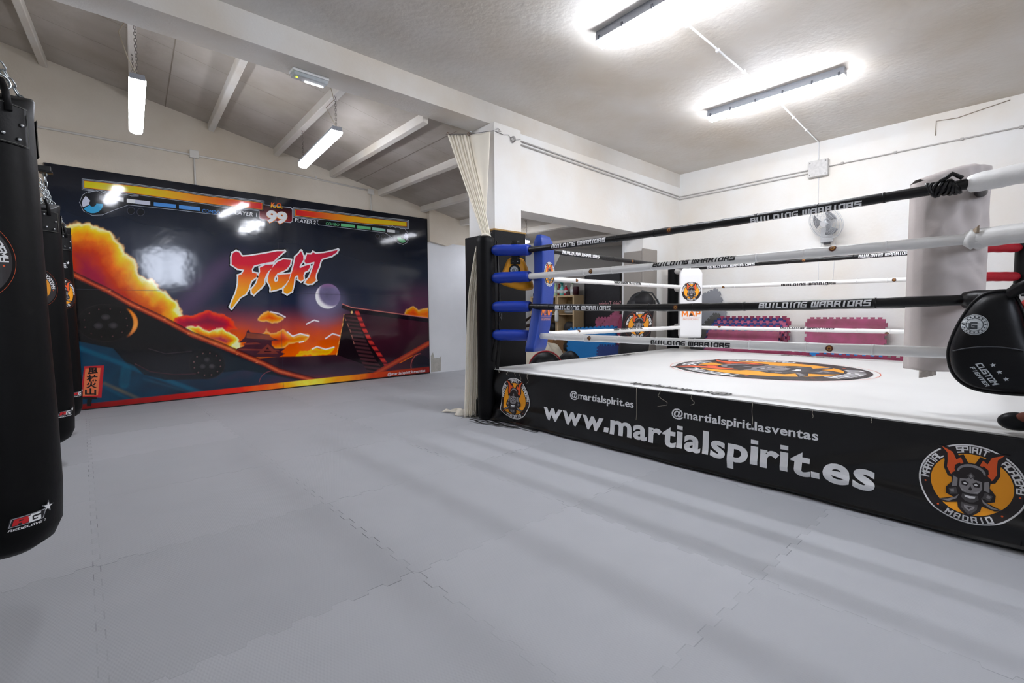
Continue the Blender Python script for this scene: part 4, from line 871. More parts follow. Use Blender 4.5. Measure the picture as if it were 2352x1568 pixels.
# ------------------------------------------------------------------ corner cushions (lift off the ropes)
def cushion(c, nrm, wd, zb, zt, th, col, label, bend, edge=None, printed=True, txt_m=None, group=None):
    n = Vector((nrm[0], nrm[1], 0)).normalized(); s_ = Vector((-n.y, n.x, 0))      # s_: to the right when looking at the face? sign chosen by caller
    t = thing('corner_cushion', label, 'corner cushion', (c[0], c[1], 0), group)
    def fr(u, v, w_): p = Vector((c[0], c[1], 0))+s_*(u+bend((v-zb)/(zt-zb)))+n*w_; return (p.x, p.y, v)
    b = MB(); NU_, NV_ = 6, 26
    def prof(a):                     # rounded rectangle section, a in 0..1
        k = a*2*PI; cu, sn = math.cos(k), math.sin(k); e = .22
        return (math.copysign(abs(cu)**e, cu)*wd/2, math.copysign(abs(sn)**e, sn)*th/2)
    NP = 36; v = []
    for j in range(NV_+1):
        q = j/NV_; sc_ = 1 if 0 < j < NV_ else .93; ch = max(0, (q-.93)/.07)
        for i in range(NP):
            u, w_ = prof(i/NP); v.append(fr(u*sc_*(1-.22*ch), zb+(zt-zb)*q, w_*sc_*(1-.5*ch)))
    f = [(j*NP+i, j*NP+(i+1) % NP, (j+1)*NP+(i+1) % NP, (j+1)*NP+i) for j in range(NV_) for i in range(NP)]+[tuple(reversed(range(NP))), tuple(NV_*NP+i for i in range(NP))]
    b.add(v, f, 0, True); body = b.build('cushion_body', col, t)
    if printed:
        mp = lambda u, v, h: fr(-u if False else u, v, th/2+h+.001)
        emblem(wd*.44, 0, zt-(zt-zb)*.335, ring=(edge is not None)).build('cushion_emblem', EMB, mp, body, cut=.06)
        p = Print(); zz = zb+(zt-zb)*.305
        
        mp_ = [q for pl, dx in (([(0, 0), (0, 5.2), (2.6, 1.4), (5.2, 5.2), (5.2, 0)], 0), ([(0, 0), (2.4, 5.4), (4.8, 0)], 7.4), ([(1, 1.5), (3.8, 1.5)], 7.4), ([(0, 0), (0, 5.2), (3.4, 5.2), (3.9, 4.6), (3.9, 2.8), (3.4, 2.2), (0, 2.2)], 14.2)) for q in stroke([(u+dx, v) for u, v in pl], 1.45)]
        p.polys(mp_, 0, 0, wd*.84/19.4, .095/6.6, -wd*.42+.01, zz+.01); p.text('PATRIMONIAL', -wd*.36, zz-.055, wd*.72, .03, 1, 0, offset=0, ref='M'); p.poly([(-.03, zz+.012), (.03, zz+.012), (.012, zz+.05), (-.012, zz+.05)], 2, 1)
        p.poly([(-wd*.42, zz-.015), (wd*.42, zz-.015), (wd*.42, zz-.013), (-wd*.42, zz-.013)], 1, 0)
        p.build('cushion_lettering', [mat('map_orange', '#f08020', .5), mat('map_pale', '#e0a080', .5), mat('map_dark', '#3a2418', .5)], mp, body)
    return t, fr
cushion((3.735, 3.585), (.30, -.95), .30, .80, 2.02, .115, mat('cushion_blue', '#0f3790', .45, bump=.1, bscale=40), 'blue curved corner cushion hanging in the left corner of the ring', lambda q: -.20*(1-q)**2.2+.05*math.sin(q*PI)-.03, edge=1)
cushion((6.95, 3.58), (-.70, -.72), .335, .80, 1.86, .10, mat('cushion_white', '#ececec', .5), 'white corner cushion with samurai mask emblem in the far corner of the ring', lambda q: 0)
# the near cushion is wrapped in a grey cloth
gc, gn = Vector((3.815, .335, 0)), Vector((-.71, -.70, 0)).normalized(); gs = Vector((gn.y, -gn.x, 0))
if gs.y > 0: gs = -gs
t = thing('corner_cushion', 'corner cushion wrapped in wrinkled grey cloth, near right corner of the ring', 'corner cushion', (gc.x, gc.y, 0))
def wrap(u, v):
    zt = 1.955+.075*math.sin(min(1, u*1.2)*PI/2); z = .84-.01*u+(zt-.84)*v; w_ = .182*(1+.012*v)
    d = .018*math.sin(18*(u*.8-(v-.95)*1.3))*math.exp(-((v-.86)/.16)**2)+.003*math.sin(13*v+6*u)+.006*math.sin(31*v*u+5)+.012*math.exp(-((v-.55+.15*u)/.03)**2)-.01*math.exp(-((v-.53)/.02)**2)
    d += .012*math.exp(-((v-.18+.4*(u-.5)**2)/.03)**2)-.008*math.exp(-((v-.40-.25*u)/.012)**2)+.008*math.exp(-((v-.78+.35*u)/.015)**2)-.007*math.exp(-((v-.66-.3*u)/.015)**2)
    p = gc+gs*((u-.5)*2*w_)+gn*(.05*(1-abs(2*u-1)**6)+d*(1-abs(2*u-1)**5)); return (p.x, p.y, z)
b = MB(); b.grid(wrap, 40, 70)
b.grid(lambda u, v: tuple(Vector(wrap(u, v))-gn*(.11*(1 if True else 0))), 40, 70)
for uu in (0, 1): b.grid(lambda u, v: tuple(Vector(wrap(uu, v))-gn*.11*u), 2, 70)
for vv in (0, 1): b.grid(lambda u, v: tuple(Vector(wrap(u, vv))-gn*.11*v+Vector((0, 0, (.02 if vv else -.0)*math.sin(v*PI)))), 40, 3)
body = b.build('cloth_cover', mat('grey_cloth', '#cbc2be', .85, var=.08, vscale=6, bump=.2, bscale=120, bdist=.002), t)
for (u0, u1) in ((.02, .2), (.5, .97)): MB().sheet(lambda u, v: tuple(Vector(wrap(u0+(u1-u0)*u, .0))+Vector((0, 0, -.045*v*(1-.5*u)))+gn*(.004*math.sin(20*u))), 12, 3, tuple(-gn*.003)).build('cloth_hem', mat('grey_cloth_hem', '#beb5ad', .85), t)

# ------------------------------------------------------------------ belly pads
def seal(mp, parent, R, ink, ground, name='round_seal'):
    p = Print(); p.disc((0, 0), R, 1, 0, 32); p.ring((0, 0), R*.6, R*.66, 0, 1, 28); p.ring((0, 0), R*.9, R*.94, 0, 1, 28)
    for k in range(16):
        a = 2*PI*k/16; p.poly([(R*r_*math.cos(a+d_), R*r_*math.sin(a+d_)) for r_, d_ in ((.7, -.05), (.85, -.05), (.85, .09), (.7, .09))], 0, 1)
    p.block('G', -R*.32, -R*.35, R*.64, R*.7, 0, 2, t=1.8)
    return p.build(name, [ink, ground], mp, parent, cut=R*.4)
M_LEA = mat('black_leather', '#0b0c0f', .42, spec=.22, bump=.18, bscale=90, bdist=.002); M_YEL = mat('yellow_leather', '#f0a30c', .5, bump=.15, bscale=80, bdist=.002)
t = thing('belly_pad', 'black belly pad with round seal hanging at the near right ring corner', 'belly pad', (3.32, .09, 1.05))
oc = [(.16, 1.281), (.205, 1.245), (.242, 1.179), (.276, 1.09), (.296, 1.0), (.293, .928), (.271, .863), (.225, .814), (.154, .791), (.022, .79), (-.043, .814), (-.032, .936), (.015, 1.076), (.045, 1.20), (.085, 1.283)]
cc0 = Vector((.14, 1.02))
def smooth_loop(L, n):
    out = []
    for i in range(n):
        t_ = i/n*len(L); k = int(t_); f_ = t_-k; p0, p1, p2, p3 = [Vector(L[(k+j-1) % len(L)]) for j in range(4)]
        out.append(.5*((2*p1)+(-p0+p2)*f_+(2*p0-5*p1+4*p2-p3)*f_**2+(-p0+3*p1-3*p2+p3)*f_**3))
    return out
OL = smooth_loop(oc, 64)
def pad_pt(k, s_, back=0):
    q = cc0+(OL[k % 64]-cc0)*s_; bul = .085*math.sqrt(max(0, 1-min(1, s_)**3.2))
    return (3.335-bul*(1 if not back else -.35)-.02*(q.x-.06), q.x, q.y)
b = MB(); NS = 12; v = [pad_pt(0, 0)]+[pad_pt(k, j/NS) for j in range(1, NS+1) for k in range(64)]
f = [(0, 1+k, 1+(k+1) % 64) for k in range(64)]+[(1+j*64+k, 1+j*64+(k+1) % 64, 1+(j+1)*64+(k+1) % 64, 1+(j+1)*64+k) for j in range(NS-1) for k in range(64)]
b.add(v, f, 0, True); b.add([pad_pt(0, 0, 1)]+[pad_pt(k, j/NS, 1) for j in range(1, NS+1) for k in range(64)], f, 0, True)
pb = b.build('pad_body', M_LEA, t)
MB().tube([Vector(pad_pt(k, 1))+Vector((-.004, 0, 0)) for k in range(64)], .008, 8, closed=True).build('pad_piping', M_BLK, t)
def on_pad(y, z, h):
    d = Vector((y, z))-cc0
    if d.length < 1e-6: return (3.24-h, y, z)
    best = 1; a = math.atan2(d.y, d.x)
    k = min(range(64), key=lambda k: abs(((math.atan2((OL[k]-cc0).y, (OL[k]-cc0).x)-a+PI) % (2*PI))-PI)); s_ = d.length/(OL[k]-cc0).length
    return (3.335-.085*math.sqrt(max(0, 1-min(1, s_)**3.2))-.02*(y-.06)-h-.009, y, z)
seal(lambda u, v, h: on_pad(.2-u, 1.125+v, h), pb, .05, mat('seal_ink', '#3b4248', .5), mat('seal_silver', '#c9d0d4', .4))
p = Print(); p.block('CUSTOM', -.06, .0, .12, .024, 0, 0, t=1.5, slant=.2); p.block('FIGHTER', -.055, -.026, .11, .016, 0, 0, t=1.6, slant=.2)
for q, (sx, sy) in enumerate(((-.03, .05), (.01, .052), (.05, .055))): p.poly([(sx+(.011 if k % 2 == 0 else .005)*math.cos(PI/2+k*PI/5), sy+(.011 if k % 2 == 0 else .005)*math.sin(PI/2+k*PI/5)) for k in range(10)], 0, 0)
ra = math.radians(-58)
p.build('pad_lettering', [mat('seal_silver')], lambda u, v, h: on_pad(.155-(u*math.cos(ra)-v*math.sin(ra)), .88+(u*math.sin(ra)+v*math.cos(ra)), h), pb, cut=.02)
MB().tube([Vector(on_pad(y, 1.02-.35*(y-.13)**2*4+.0, .0)) for y in [.275-.025*i for i in range(11)]], .003, 6).build('pad_seam', mat('seam_grey', '#3c3f44', .5), t)
MB().sheet(lambda u, v: (3.30-.05*math.sin(PI*u)-.0, .10-.16*u, 1.235+.06*v+.05*math.sin(PI*u*.8)), 14, 3, (-.004, 0, 0)).build('shoulder_strap', M_LEA, t)
MB().sheet(lambda u, v: (3.30+.24*u, .0+.06*u+.05*v, 1.26+.06*math.sin(PI*u)), 10, 2, (0, 0, .004)).build('hanging_strap', M_LEA, t)
t = thing('boxing_glove', 'red and white boxing glove behind the black belly pad, cut by the frame', 'boxing glove', (3.52, .0, 1.15))
def blob(c, r, sx, sy, sz, n=20, ph=0, amp=.05):
    v = []; f = []
    for j in range(n+1):
        a = PI*j/n
        for i in range(n*2):
            b_ = PI*i/n; q = 1+amp*math.sin(3*b_+ph)*math.sin(a)+amp*.6*math.cos(2*a+ph)
            v.append((c[0]+r*sx*q*math.sin(a)*math.cos(b_), c[1]+r*sy*q*math.sin(a)*math.sin(b_), c[2]+r*sz*q*math.cos(a)))
    m_ = n*2
    f = [(j*m_+i, j*m_+(i+1) % m_, (j+1)*m_+(i+1) % m_, (j+1)*m_+i) for j in range(n) for i in range(m_)]
    return v, f
MB().add(*blob((3.42, -.01, 1.10), .1, .8, .75, 1.35), 0, True).build('mitt', mat('glove_red', '#d42018', .4), t)
MB().add(*blob((3.37, .02, 1.20), .055, .8, .7, 1.0), 0, True).build('thumb', mat('glove_red', '#d42018', .4), t)
MB().tube([(3.40, .0, 1.215), (3.41, .0, 1.30)], [.058, .055], 20).build('cuff', mat('glove_white', '#dcdcdc', .45), t)
t = thing('foot_guard', 'dark padded guard hanging over the canvas edge by the near corner', 'guard', (3.45, .05, .62))
MB().add(*blob((3.44, .045, .64), .06, .8, 1.15, .75, ph=1), 0, True).build('padding', M_LEA, t)
MB().add(*blob((3.42, .015, .665), .035, .8, .9, .8, ph=2), 0, True).build('lining', mat('lining_rust', '#6b3320', .7), t)
# yellow one on the blue corner
t = thing('belly_pad', 'yellow belly pad hung by a black strap from the blue ring corner', 'belly pad', (3.5, 3.83, 1.6))
yn = Vector((-.72, -.69, 0)).normalized(); ys = Vector((-yn.y, yn.x, 0)); ys = ys if ys.y < 0 else -ys; yc = Vector((3.55, 3.86, 0))
def yf(u, v, w_): p = yc+ys*u+yn*(w_-.9*u*u); return (p.x, p.y, v)
yo = smooth_loop([(-.06, 1.80), (.07, 1.80), (.12, 1.74), (.17, 1.60), (.20, 1.47), (.1, 1.445), (-.02, 1.47), (-.16, 1.52), (-.175, 1.57), (-.12, 1.70)], 40)
ycc = Vector((.01, 1.62))
b = MB()
for sgn in (1, -1):
    v = [yf(ycc.x, ycc.y, sgn*.045)]+[yf(*(ycc+(q-ycc)*(j/6)), sgn*.045*math.sqrt(1-(j/6)**3)) for j in range(1, 7) for q in yo]
    b.add(v, [(0, 1+k, 1+(k+1) % 40) for k in range(40)]+[(1+j*40+k, 1+j*40+(k+1) % 40, 1+(j+1)*40+(k+1) % 40, 1+(j+1)*40+k) for j in range(5) for k in range(40)], 0, True)
yb3 = b.build('pad_body', M_YEL, t)
p = Print(); p.disc((.0, 1.665), .062, 0, 0, 32, ry=.062); p.disc((-.005, 1.665), .042, 1, 1, 28); p.ring((-.005, 1.665), .02, .024, 2, 2); p.ring((-.005, 1.665), .034, .037, 2, 2); p.block('G', -.018, 1.652, .026, .026, 2, 2, t=1.8)
p.build('round_seal', [M_BLK, mat('seal_silver'), mat('seal_ink')], lambda u, v, h: yf(u, v, .047+h), yb3, cut=.03, base=.001)
MB().sheet(lambda u, v: yf(-.035+.09*u, 1.98-.22*v, .075-.02*v), 3, 8, tuple(-yn*.008)).build('strap', M_BLK, t)
MB().box((-1, -1, -1), (1, 1, 1), 0, lambda x, y, z: yf(.01+.055*x, 1.755+.028*z, .055+.006*y)).build('strap_tab', M_BLK, t, bevel=.006)
for u in (-.015, .035): MB().add(*blob(yf(u, 1.755, .064), .006, 1, 1, 1, 6, amp=0), 0, True).build('rivet', M_STEEL, t)

# ================================================================== COLUMN AND PIER PADDING, CURTAIN
M_PADB = mat('column_pad_black', '#151517', .6, spec=.2, bump=.3, bscale=60, bdist=.003); M_TAN = mat('tan_tape', '#a3814a', .8)
t = thing('column_padding', 'black padding wrapped round the lower part of the square white column', 'padding', (3.9, 4.4, 0))
MB().box((3.655, 4.325, 0), (4.165, 4.37, 2.19)).box((3.655, 4.37, 0), (3.70, 4.91, 2.15)).build('pad', M_PADB, t, bevel=.008)
MB().box((3.65, 4.32, 2.178), (4.168, 4.375, 2.198)).box((3.65, 4.37, 2.178), (3.705, 4.50, 2.2)).build('taped_edge', M_TAN, t, bevel=.003)
t = thing('column_padding', 'grey padding on the far pier at the right side of the opening', 'padding', (7.1, 4.6, 0))
MB().box((6.955, 4.41, 0), (7.385, 4.449, 2.255)).box((6.955, 4.449, 0), (6.999, 4.80, 2.22)).build('pad', mat('column_pad_grey', '#97918a', .7, bump=.1, bscale=60), t, bevel=.01)
t = thing('curtain', 'cream curtain gathered and tied against the black ring post', 'curtain', (3.35, 4.4, 0))
A_, B_, G_, H_ = Vector((3.316, 4.769, 3.31)), Vector((3.50, 4.575, 3.30)), Vector((3.512, 4.31, 2.09)), Vector((3.30, 4.345, .0))
M_CUR = mat('curtain_cream', '#fbf4e4', .85, var=.05, vscale=5, bump=.1, bscale=150, bdist=.001)
def cur(u, v):
    fold = math.sin(u*2*PI*7+1.5*math.sin(3*v*4)); fold2 = math.sin(u*2*PI*3+.5)
    if v < .42:
        q = v/.42; top = A_+(B_-A_)*u; e = q**1.05; gw = .055+.0*q
        c = top*(1-e)+(G_+Vector((.0, -.01, 0))+(Vector((-.035, .035, 0))*(1-2*u)))*e; amp = .028*(1-.65*q)
    else:
        q = (v-.42)/.58; wdt = .045+.045*min(1, q*3); c0 = G_+(H_-G_)*(q**.38 if q > 0 else 0); c0.z = G_.z+(H_.z-G_.z)*q
        c = c0+Vector((-.9, .43, 0))*wdt*(1-2*u); amp = .012+.014*min(1, q*3)
    n = Vector((-.65, -.75, 0)); return c+n*(.45*fold*amp+.3*fold2*amp)
MB().sheet(cur, 110, 70, (.006, .006, 0)).build('gathered_cloth', M_CUR, t)
def sheet2(u, v):
    top = Vector((3.50, 4.575, 3.30))+(Vector((3.665, 4.395, 3.33))-Vector((3.50, 4.575, 3.30)))*u; bot = Vector((3.525, 4.36, 2.15)); e = v**1.25
    c = top*(1-e)+(bot+Vector((.02*u, 0, 0)))*e; return c+Vector((-.65, -.75, 0))*(.006*math.sin(u*9)*(1-v))
MB().sheet(sheet2, 16, 24, (.004, .004, 0)).build('flat_cloth', M_CUR, t)
MB().tube([(3.512+.055*math.cos(a), 4.31+.05*math.sin(a), 2.09+.01*math.sin(2*a)) for a in [2*PI*k/16 for k in range(16)]], .012, 8, closed=True).build('tie_band', M_CUR, t)
MB().sheet(lambda u, v: (3.24+.06*u+.05*math.sin(11*v+2*u), 4.30+.50*v, .008+(.055*math.sin(PI*u)*(1-.75*v))*(1+.7*math.sin(16*v+7*u))), 22, 40, (0, 0, .006)).build('floor_pool', M_CUR, t)
for k, q in enumerate((0.02, .95)): 
    pt = A_+(B_-A_)*q; MB().tube([(pt.x+.016*math.cos(a), pt.y, pt.z+.012+.016*math.sin(a)) for a in [2*PI*i/12 for i in range(12)]], .004, 6, closed=True).build('curtain_ring', mat('rusty_ring', '#7a5a44', .5, .6), t)
o = MB().tube([(3.30, 4.78, 3.318), (3.50, 4.575, 3.312), (3.695, 4.372, 3.342), (3.74, 4.362, 3.335), (3.84, 4.36, 3.325), (3.92, 4.362, 3.345)], .003, 6)
for k in range(3): o.tube([(3.985+.03*math.cos(a)+.008*k, 4.362-.004*k, 3.30+.035*math.sin(a)+.006*k) for a in [2*PI*i/14 for i in range(14)]], .0022, 5, closed=True)
o.tube([(3.92, 4.362, 3.345), (3.95, 4.36, 3.32), (3.99, 4.36, 3.27), (4.03, 4.36, 3.31), (4.12, 4.36, 3.335)], .0025, 5); o.tube([(4.132, 4.44, 3.20), (4.19, 4.435, 3.12), (4.132, 4.44, 3.03)], .0025, 5)
o.tube([(3.72, 4.362, 3.36), (3.76, 4.358, 3.375), (3.80, 4.36, 3.355), (3.75, 4.36, 3.35)], .004, 5)
tag(o.build('curtain_wire', mat('wire_dark', '#5c5a5c', .4, .7)), 'thin coiled wire fixed to the white column holding the curtain', 'wire')

# ================================================================== HEAVY BAGS
M_BAG = mat('bag_black', '#09090a', .5, spec=.14, bump=.22, bscale=14, bdist=.01); M_BAGP = mat('bag_patch', '#101011', .5, spec=.2, bump=.3, bscale=70, bdist=.003); M_CHAIN = mat('zinc_chain', '#a9b0b2', .3, 1.0); M_STITCH = mat('stitch_grey', '#6d6d66', .7)
def heavy_bag(x, y, r, zb, zt, label, ztop, emb, rg, phi, patch_a):
    t = thing('heavy_bag', label, 'punching bag', (x, y, zb), 'black punching bags hanging along the left side')
    prof = [(.02, zb), (r*.55, zb+.01), (r*.85, zb+.045), (r*1.0, zb+.11), (r*1.04, zb+.28), (r*1.03, zb+.6), (r*1.0, zb+1.0), (r*.985, zt-.35), (r*.97, zt-.2), (r*.96, zt-.08), (r*.99, zt-.01), (r*.95, zt)]
    radius = lambda z: float(np.interp(z, [p_[1] for p_ in prof], [p_[0] for p_ in prof]))
    b = MB(); b.lathe(prof, (x, y, 0), 64, 0, lambda a, c, z: (a*(1+.012*math.sin(5*math.atan2(c, a)+z*3)), c*(1+.012*math.sin(5*math.atan2(c, a)+z*3)), z+(.035*math.sin(2*math.atan2(c, a)+1) if z > zt-.1 else 0)))
    body = b.build('bag_body', M_BAG, t)
    cyl = lambda a0, z0: (lambda u, v, h: (x+(radius(z0+v)*1.0+.003+h)*math.cos(a0+u/r), y+(radius(z0+v)*1.0+.003+h)*math.sin(a0+u/r), z0+v))
    for k in range(4):
        a0 = patch_a+k*PI/2; mp = cyl(a0, zt-.125)
        MB().sheet(lambda u, v: mp((u-.5)*.155, (v-.5)*.16, .004), 8, 4, (0, 0, .001)).build('strap_patch', M_BAGP, t)
        pa = bpy.data.objects[-1] if False else None
        b = MB(); fr_ = [(-.072, -.075), (.072, -.075), (.072, .075), (-.072, .075), (-.072, -.075)]
        b.tube([mp(u, v, .0065) for (u0, v0), (u1, v1) in zip(fr_[:-1], fr_[1:]) for u, v in [(u0+(u1-u0)*i/5, v0+(v1-v0)*i/5) for i in range(5)]], .0012, 4, closed=True); b.build('stitching', M_STITCH, t)
        for (u, v) in ((-.03, .05), (.045, .005), (-.02, -.045), (.03, -.055)):
            q = mp(u, v, .008); MB().add(*blob(q, .0075, 1, 1, 1, 6, amp=0), 0, True).build('rivet', M_STEEL, t)
        # strap over the rim and chain to the swivel
        e = Vector((math.cos(a0), math.sin(a0), 0)); rim = Vector((x, y, zt+.045))+e*r*.86
        MB().tube([Vector((x, y, zt-.08))+e*(r+.006), Vector((x, y, zt+.0))+e*(r*.98), rim], .012, 8).build('strap_loop', M_BAGP, t)
        MB().tube([rim+Vector((0, 0, -.01))+Vector((-e.y, e.x, 0))*.032*math.cos(q)+Vector((0, 0, .028*math.sin(q)))+e*.0 for q in [2*PI*i/14 for i in range(14)]], .0045, 8, closed=True).build('d_ring', M_CHAIN, t)
        add_chain(MB(), rim+Vector((0, 0, .02)), Vector((x, y, zt+.34)), .038, .0036).build('chain', M_CHAIN, t)
    MB().tube([(x+.02*math.cos(a), y, zt+.35+.03*math.sin(a)) for a in [2*PI*i/12 for i in range(12)]], .005, 8, closed=True).build('swivel', M_CHAIN, t)
    add_chain(MB(), (x, y, zt+.36), (x, y, ztop), .05, .0055).build('main_chain', M_CHAIN, t)
    if emb: 
        a0, z0, R_ = emb; emblem(R_, 0, 0, ring=False, halo=True).build('bag_emblem', EMB, cyl(a0, z0), body, cut=.011, lift=.0004, base=.002)
    for a0, z0, k in rg:
        p = Print(); S = lambda L: [(u*k, v*k) for u, v in L]
        st = [(1.35+(.52 if i % 2 == 0 else .2)*math.cos(PI/2+i*PI/5-.15), .55+(.52 if i % 2 == 0 else .2)*math.sin(PI/2+i*PI/5-.15)) for i in range(10)]
        out = [(-1.5, -.42), (1.05, -.42), (1.35, .3), (1.2, .62), (-1.25, .42)]
        p.poly(S([(-1.5, -.44), (1.0, -.44), (1.3, .5), (-1.28, .44)]), 0, 0); p.poly(S([(u*1.0+(.0), v) for u, v in [(1.35+(u-1.35)*1.22, .55+(v-.55)*1.22) for u, v in st]]), 0, 0)
        p.poly(S([(-1.42, -.38), (.93, -.38), (1.2, .44), (-1.22, .38)]), 1, 1); p.poly(S([(-1.36, -.33), (.88, -.33), (1.12, .38), (-1.17, .33)]), 0, 2); p.poly(S([(1.35+(u-1.35)*1.1, .55+(v-.55)*1.1) for u, v in st]), 1, 1); p.poly(S(st), 0, 2)
        p.poly(S([(1.35+(u-1.35)*.8, .55+(v-.55)*.8) for u, v in st]), 2, 3)
        p.poly(S([(-1.22, -.28), (-.2, -.28), (-.05, .3), (-1.05, .3)]), 3, 3); p.poly(S([(-.85, -.28), (-.6, -.28), (-.57, -.12), (-.8, -.12)]), 0, 4); p.poly(S([(-.78, .04), (-.5, .04), (-.48, .14), (-.75, .14)]), 0, 4)
        p.polys([[(q_[0]*.16-.02, q_[1]*.093-.28) for q_ in L__] for L__ in block_word('G', 1.5)[0]], 2, 3, k, k)
        p.block('REDGLOVE', -1.45*k, -.72*k, 2.3*k, .2*k, 2, 1, t=1.3, slant=.25); p.ring((1.05*k, -.6*k), .06*k, .09*k, 2, 1, 12)
        p.build('bag_logo', [mat('logo_black', '#0c0c10', .5), mat('logo_grey', '#a9abb0', .5), M_WHITE, mat('logo_red', '#c41018', .5)], cyl(a0, z0), body, cut=.011, lift=.0004, base=.002)
    return t
va = lambda x, y: math.atan2(-y, -x)       # direction from a bag to the camera side
heavy_bag(-.283, 2.90, .18, .20, 2.09, 'largest nearest black punching bag cut by the left edge of the frame', ZC, (-2.0, 1.42, .17), [(-1.06, .375, .045)], 0, -.95)
heavy_bag(-.247, 5.30, .165, .17, 2.06, 'middle black punching bag half hidden behind the nearest one', 2.62, (-1.75, 1.42, .15), [(-.78, .43, .04)], 0, -.95)
heavy_bag(-.197, 6.50, .165, .17, 2.05, 'farthest black punching bag in front of the left part of the mural', 2.60, (-1.15, 1.42, .14), [(-1.05, 1.70, .04), (-.62, .43, .04)], 0, -.75)
o = MB().box((XL, 6.465, 2.60), (-.15, 6.535, 2.65)).box((-.24, 6.45, 2.585), (-.14, 6.55, 2.60)).build('bag_bracket', M_BLK, bevel=.005)
tag(o, 'short black steel bracket end holding the farthest bag chain', 'bracket')
o = MB().box((XL, 5.265, 2.62), (-.20, 5.335, 2.67)).box((-.29, 5.25, 2.605), (-.19, 5.35, 2.62)).build('bag_bracket', M_BLK, bevel=.005)
tag(o, 'black steel bracket holding the middle bag, hidden behind the nearest bag', 'bracket')

# ================================================================== FOAM MATS BEHIND THE RING
def foam_mat(origin, du, dv, wu, wv, th, col, label, group=None):
    o3, du, dv = Vector(origin), Vector(du).normalized(), Vector(dv).normalized(); n = du.cross(dv).normalized()
    def side(L, k):                           # notched edge along length L
        pts = []; s_ = L/(2*k+1)
        for i in range(2*k+1):
            a, b_ = i*s_, (i+1)*s_; h = .024 if i % 2 else 0; e = .005 if i % 2 else 0
            pts += [(a-e, h), (b_+e, h)] if h else [(a, 0), (b_, 0)]
        return pts
    A = [(u, -v) for u, v in side(wu, 11)]; B2 = [(wu+v, u) for u, v in side(wv, 9)]; C2 = [(wu-u, wv+v) for u, v in side(wu, 11)]; D2 = [(-v, wv-u) for u, v in side(wv, 9)]
    out = []
    for q in A+B2+C2+D2:
        if not out or (abs(out[-1][0]-q[0])+abs(out[-1][1]-q[1])) > 1e-6: out.append(q)
    if abs(out[0][0]-out[-1][0])+abs(out[0][1]-out[-1][1]) < 1e-6: out.pop()
    o = MB().prism(out, th, lambda u, v, w_: tuple(o3+du*u+dv*v+n*w_)).build('foam_mat', col, bevel=0)
    return tag(o, label, 'foam mat', group)
M_PINK = mat('foam_pink', '#b0587a', .8, var=.15, vscale=6, bump=.2, bscale=120, bdist=.002, col2='#8f5260'); M_PINK2 = mat('foam_pink_dark', '#a03c5e', .8, var=.2, vscale=8, col2='#7a3048'); M_FBLUE = mat('foam_blue', '#1878be', .8, var=.06, vscale=5, bump=.2, bscale=120, bdist=.002); M_NAVY = mat('foam_navy', '#2a3f7c', .8, var=.1, vscale=5)
M_FGREY = mat('foam_grey', '#8f9197', .8, var=.06, vscale=5); M_FDG = mat('foam_dark_grey', '#585856', .8)
# fan of mats leaning on the back wall, left of centre
for i in range(7):
    xb = 7.56+.055*i; xt = 7.86+.030*i; L = 1.0
    hgt = .84+.036*i
    foam_mat((xb, 3.72-.012*i+(.01 if i % 2 else -.02), .035), (0, -1, 0), (xt-xb, 0, hgt), 1.10, math.hypot(xt-xb, hgt), .03, (M_PINK, M_NAVY, M_PINK2, M_NAVY)[i % 4] if i else M_PINK,
             'pink jigsaw mat with worn face, front of the fanned stack' if i == 0 else 'jigsaw mat edge in the fanned stack against the back wall', 'fanned jigsaw mats leaning on the back wall')
foam_mat((7.98, 2.29, .03), (0, -1, 0), (.08, 0, 1), .93, 1.05, .03, M_PINK, 'upright pink mat leaning alone on the white back wall')
foam_mat((7.60, 2.36, .03), (0, -1, 0), (.33, 0, .64), 1.03, .70, .03, M_FBLUE, 'blue mat edge lying low in front of the lone pink mat')
foam_mat((7.50, 3.15, .03), (0, -1, 0), (.02, 0, 1), 1.05, .585, .02, M_PINK2, 'crimson mat edge between ring canvas and back wall, left of two', 'crimson mats tucked behind the ring')
foam_mat((7.50, 2.02, .03), (0, -1, 0), (.02, 0, 1), 1.0, .575, .02, M_PINK2, 'crimson mat edge between ring canvas and back wall, right of two', 'crimson mats tucked behind the ring')
foam_mat((8.105, 3.34, .575), (0, .94, -.34), (.04, .34, .94), .75, 1.08, .025, M_FGREY, 'light grey mat leaning slanted in the back corner of the hall')
foam_mat((8.06, 3.16, .65), (0, .7, -.7), (.012, .7, .7), .75, .75, .022, M_FDG, 'darker grey small mat leaning before the light grey mat')
# behind the opening
foam_mat((8.02, 6.22, .03), (0, -1, 0), (.05, 0, 1), .95, 1.05, .03, M_PINK, 'pink mat standing upright left of the tilted pink mat')
foam_mat((7.86, 5.72, .12), (0, -.8, .62), (.05, .62, .8), .80, .80, .03, M_PINK, 'pink mat tilted on its corner below the black banner')
foam_mat((7.72, 5.46, .04), (0, -1, .03), (.08, 0, 1), .58, 1.05, .03, M_PINK2, 'dark pink mat edge behind the tilted pink mat')
foam_mat((7.58, 6.62, .03), (0, -1, .06), (.2, .12, .86), 1.20, .84, .03, M_FBLUE, 'blue jigsaw mat leaning behind the left ring side, larger front one')
foam_mat((7.66, 6.15, .03), (0, -1, .04), (.2, 0, .92), 1.0, .86, .03, M_FBLUE, 'blue jigsaw mat standing just behind the front blue mat')
foam_mat((7.2, 5.55, .02), (.35, -.8, 0), (.12, .05, .7), .55, .55, .03, M_NAVY, 'small multicoloured mat beside the gear bag')

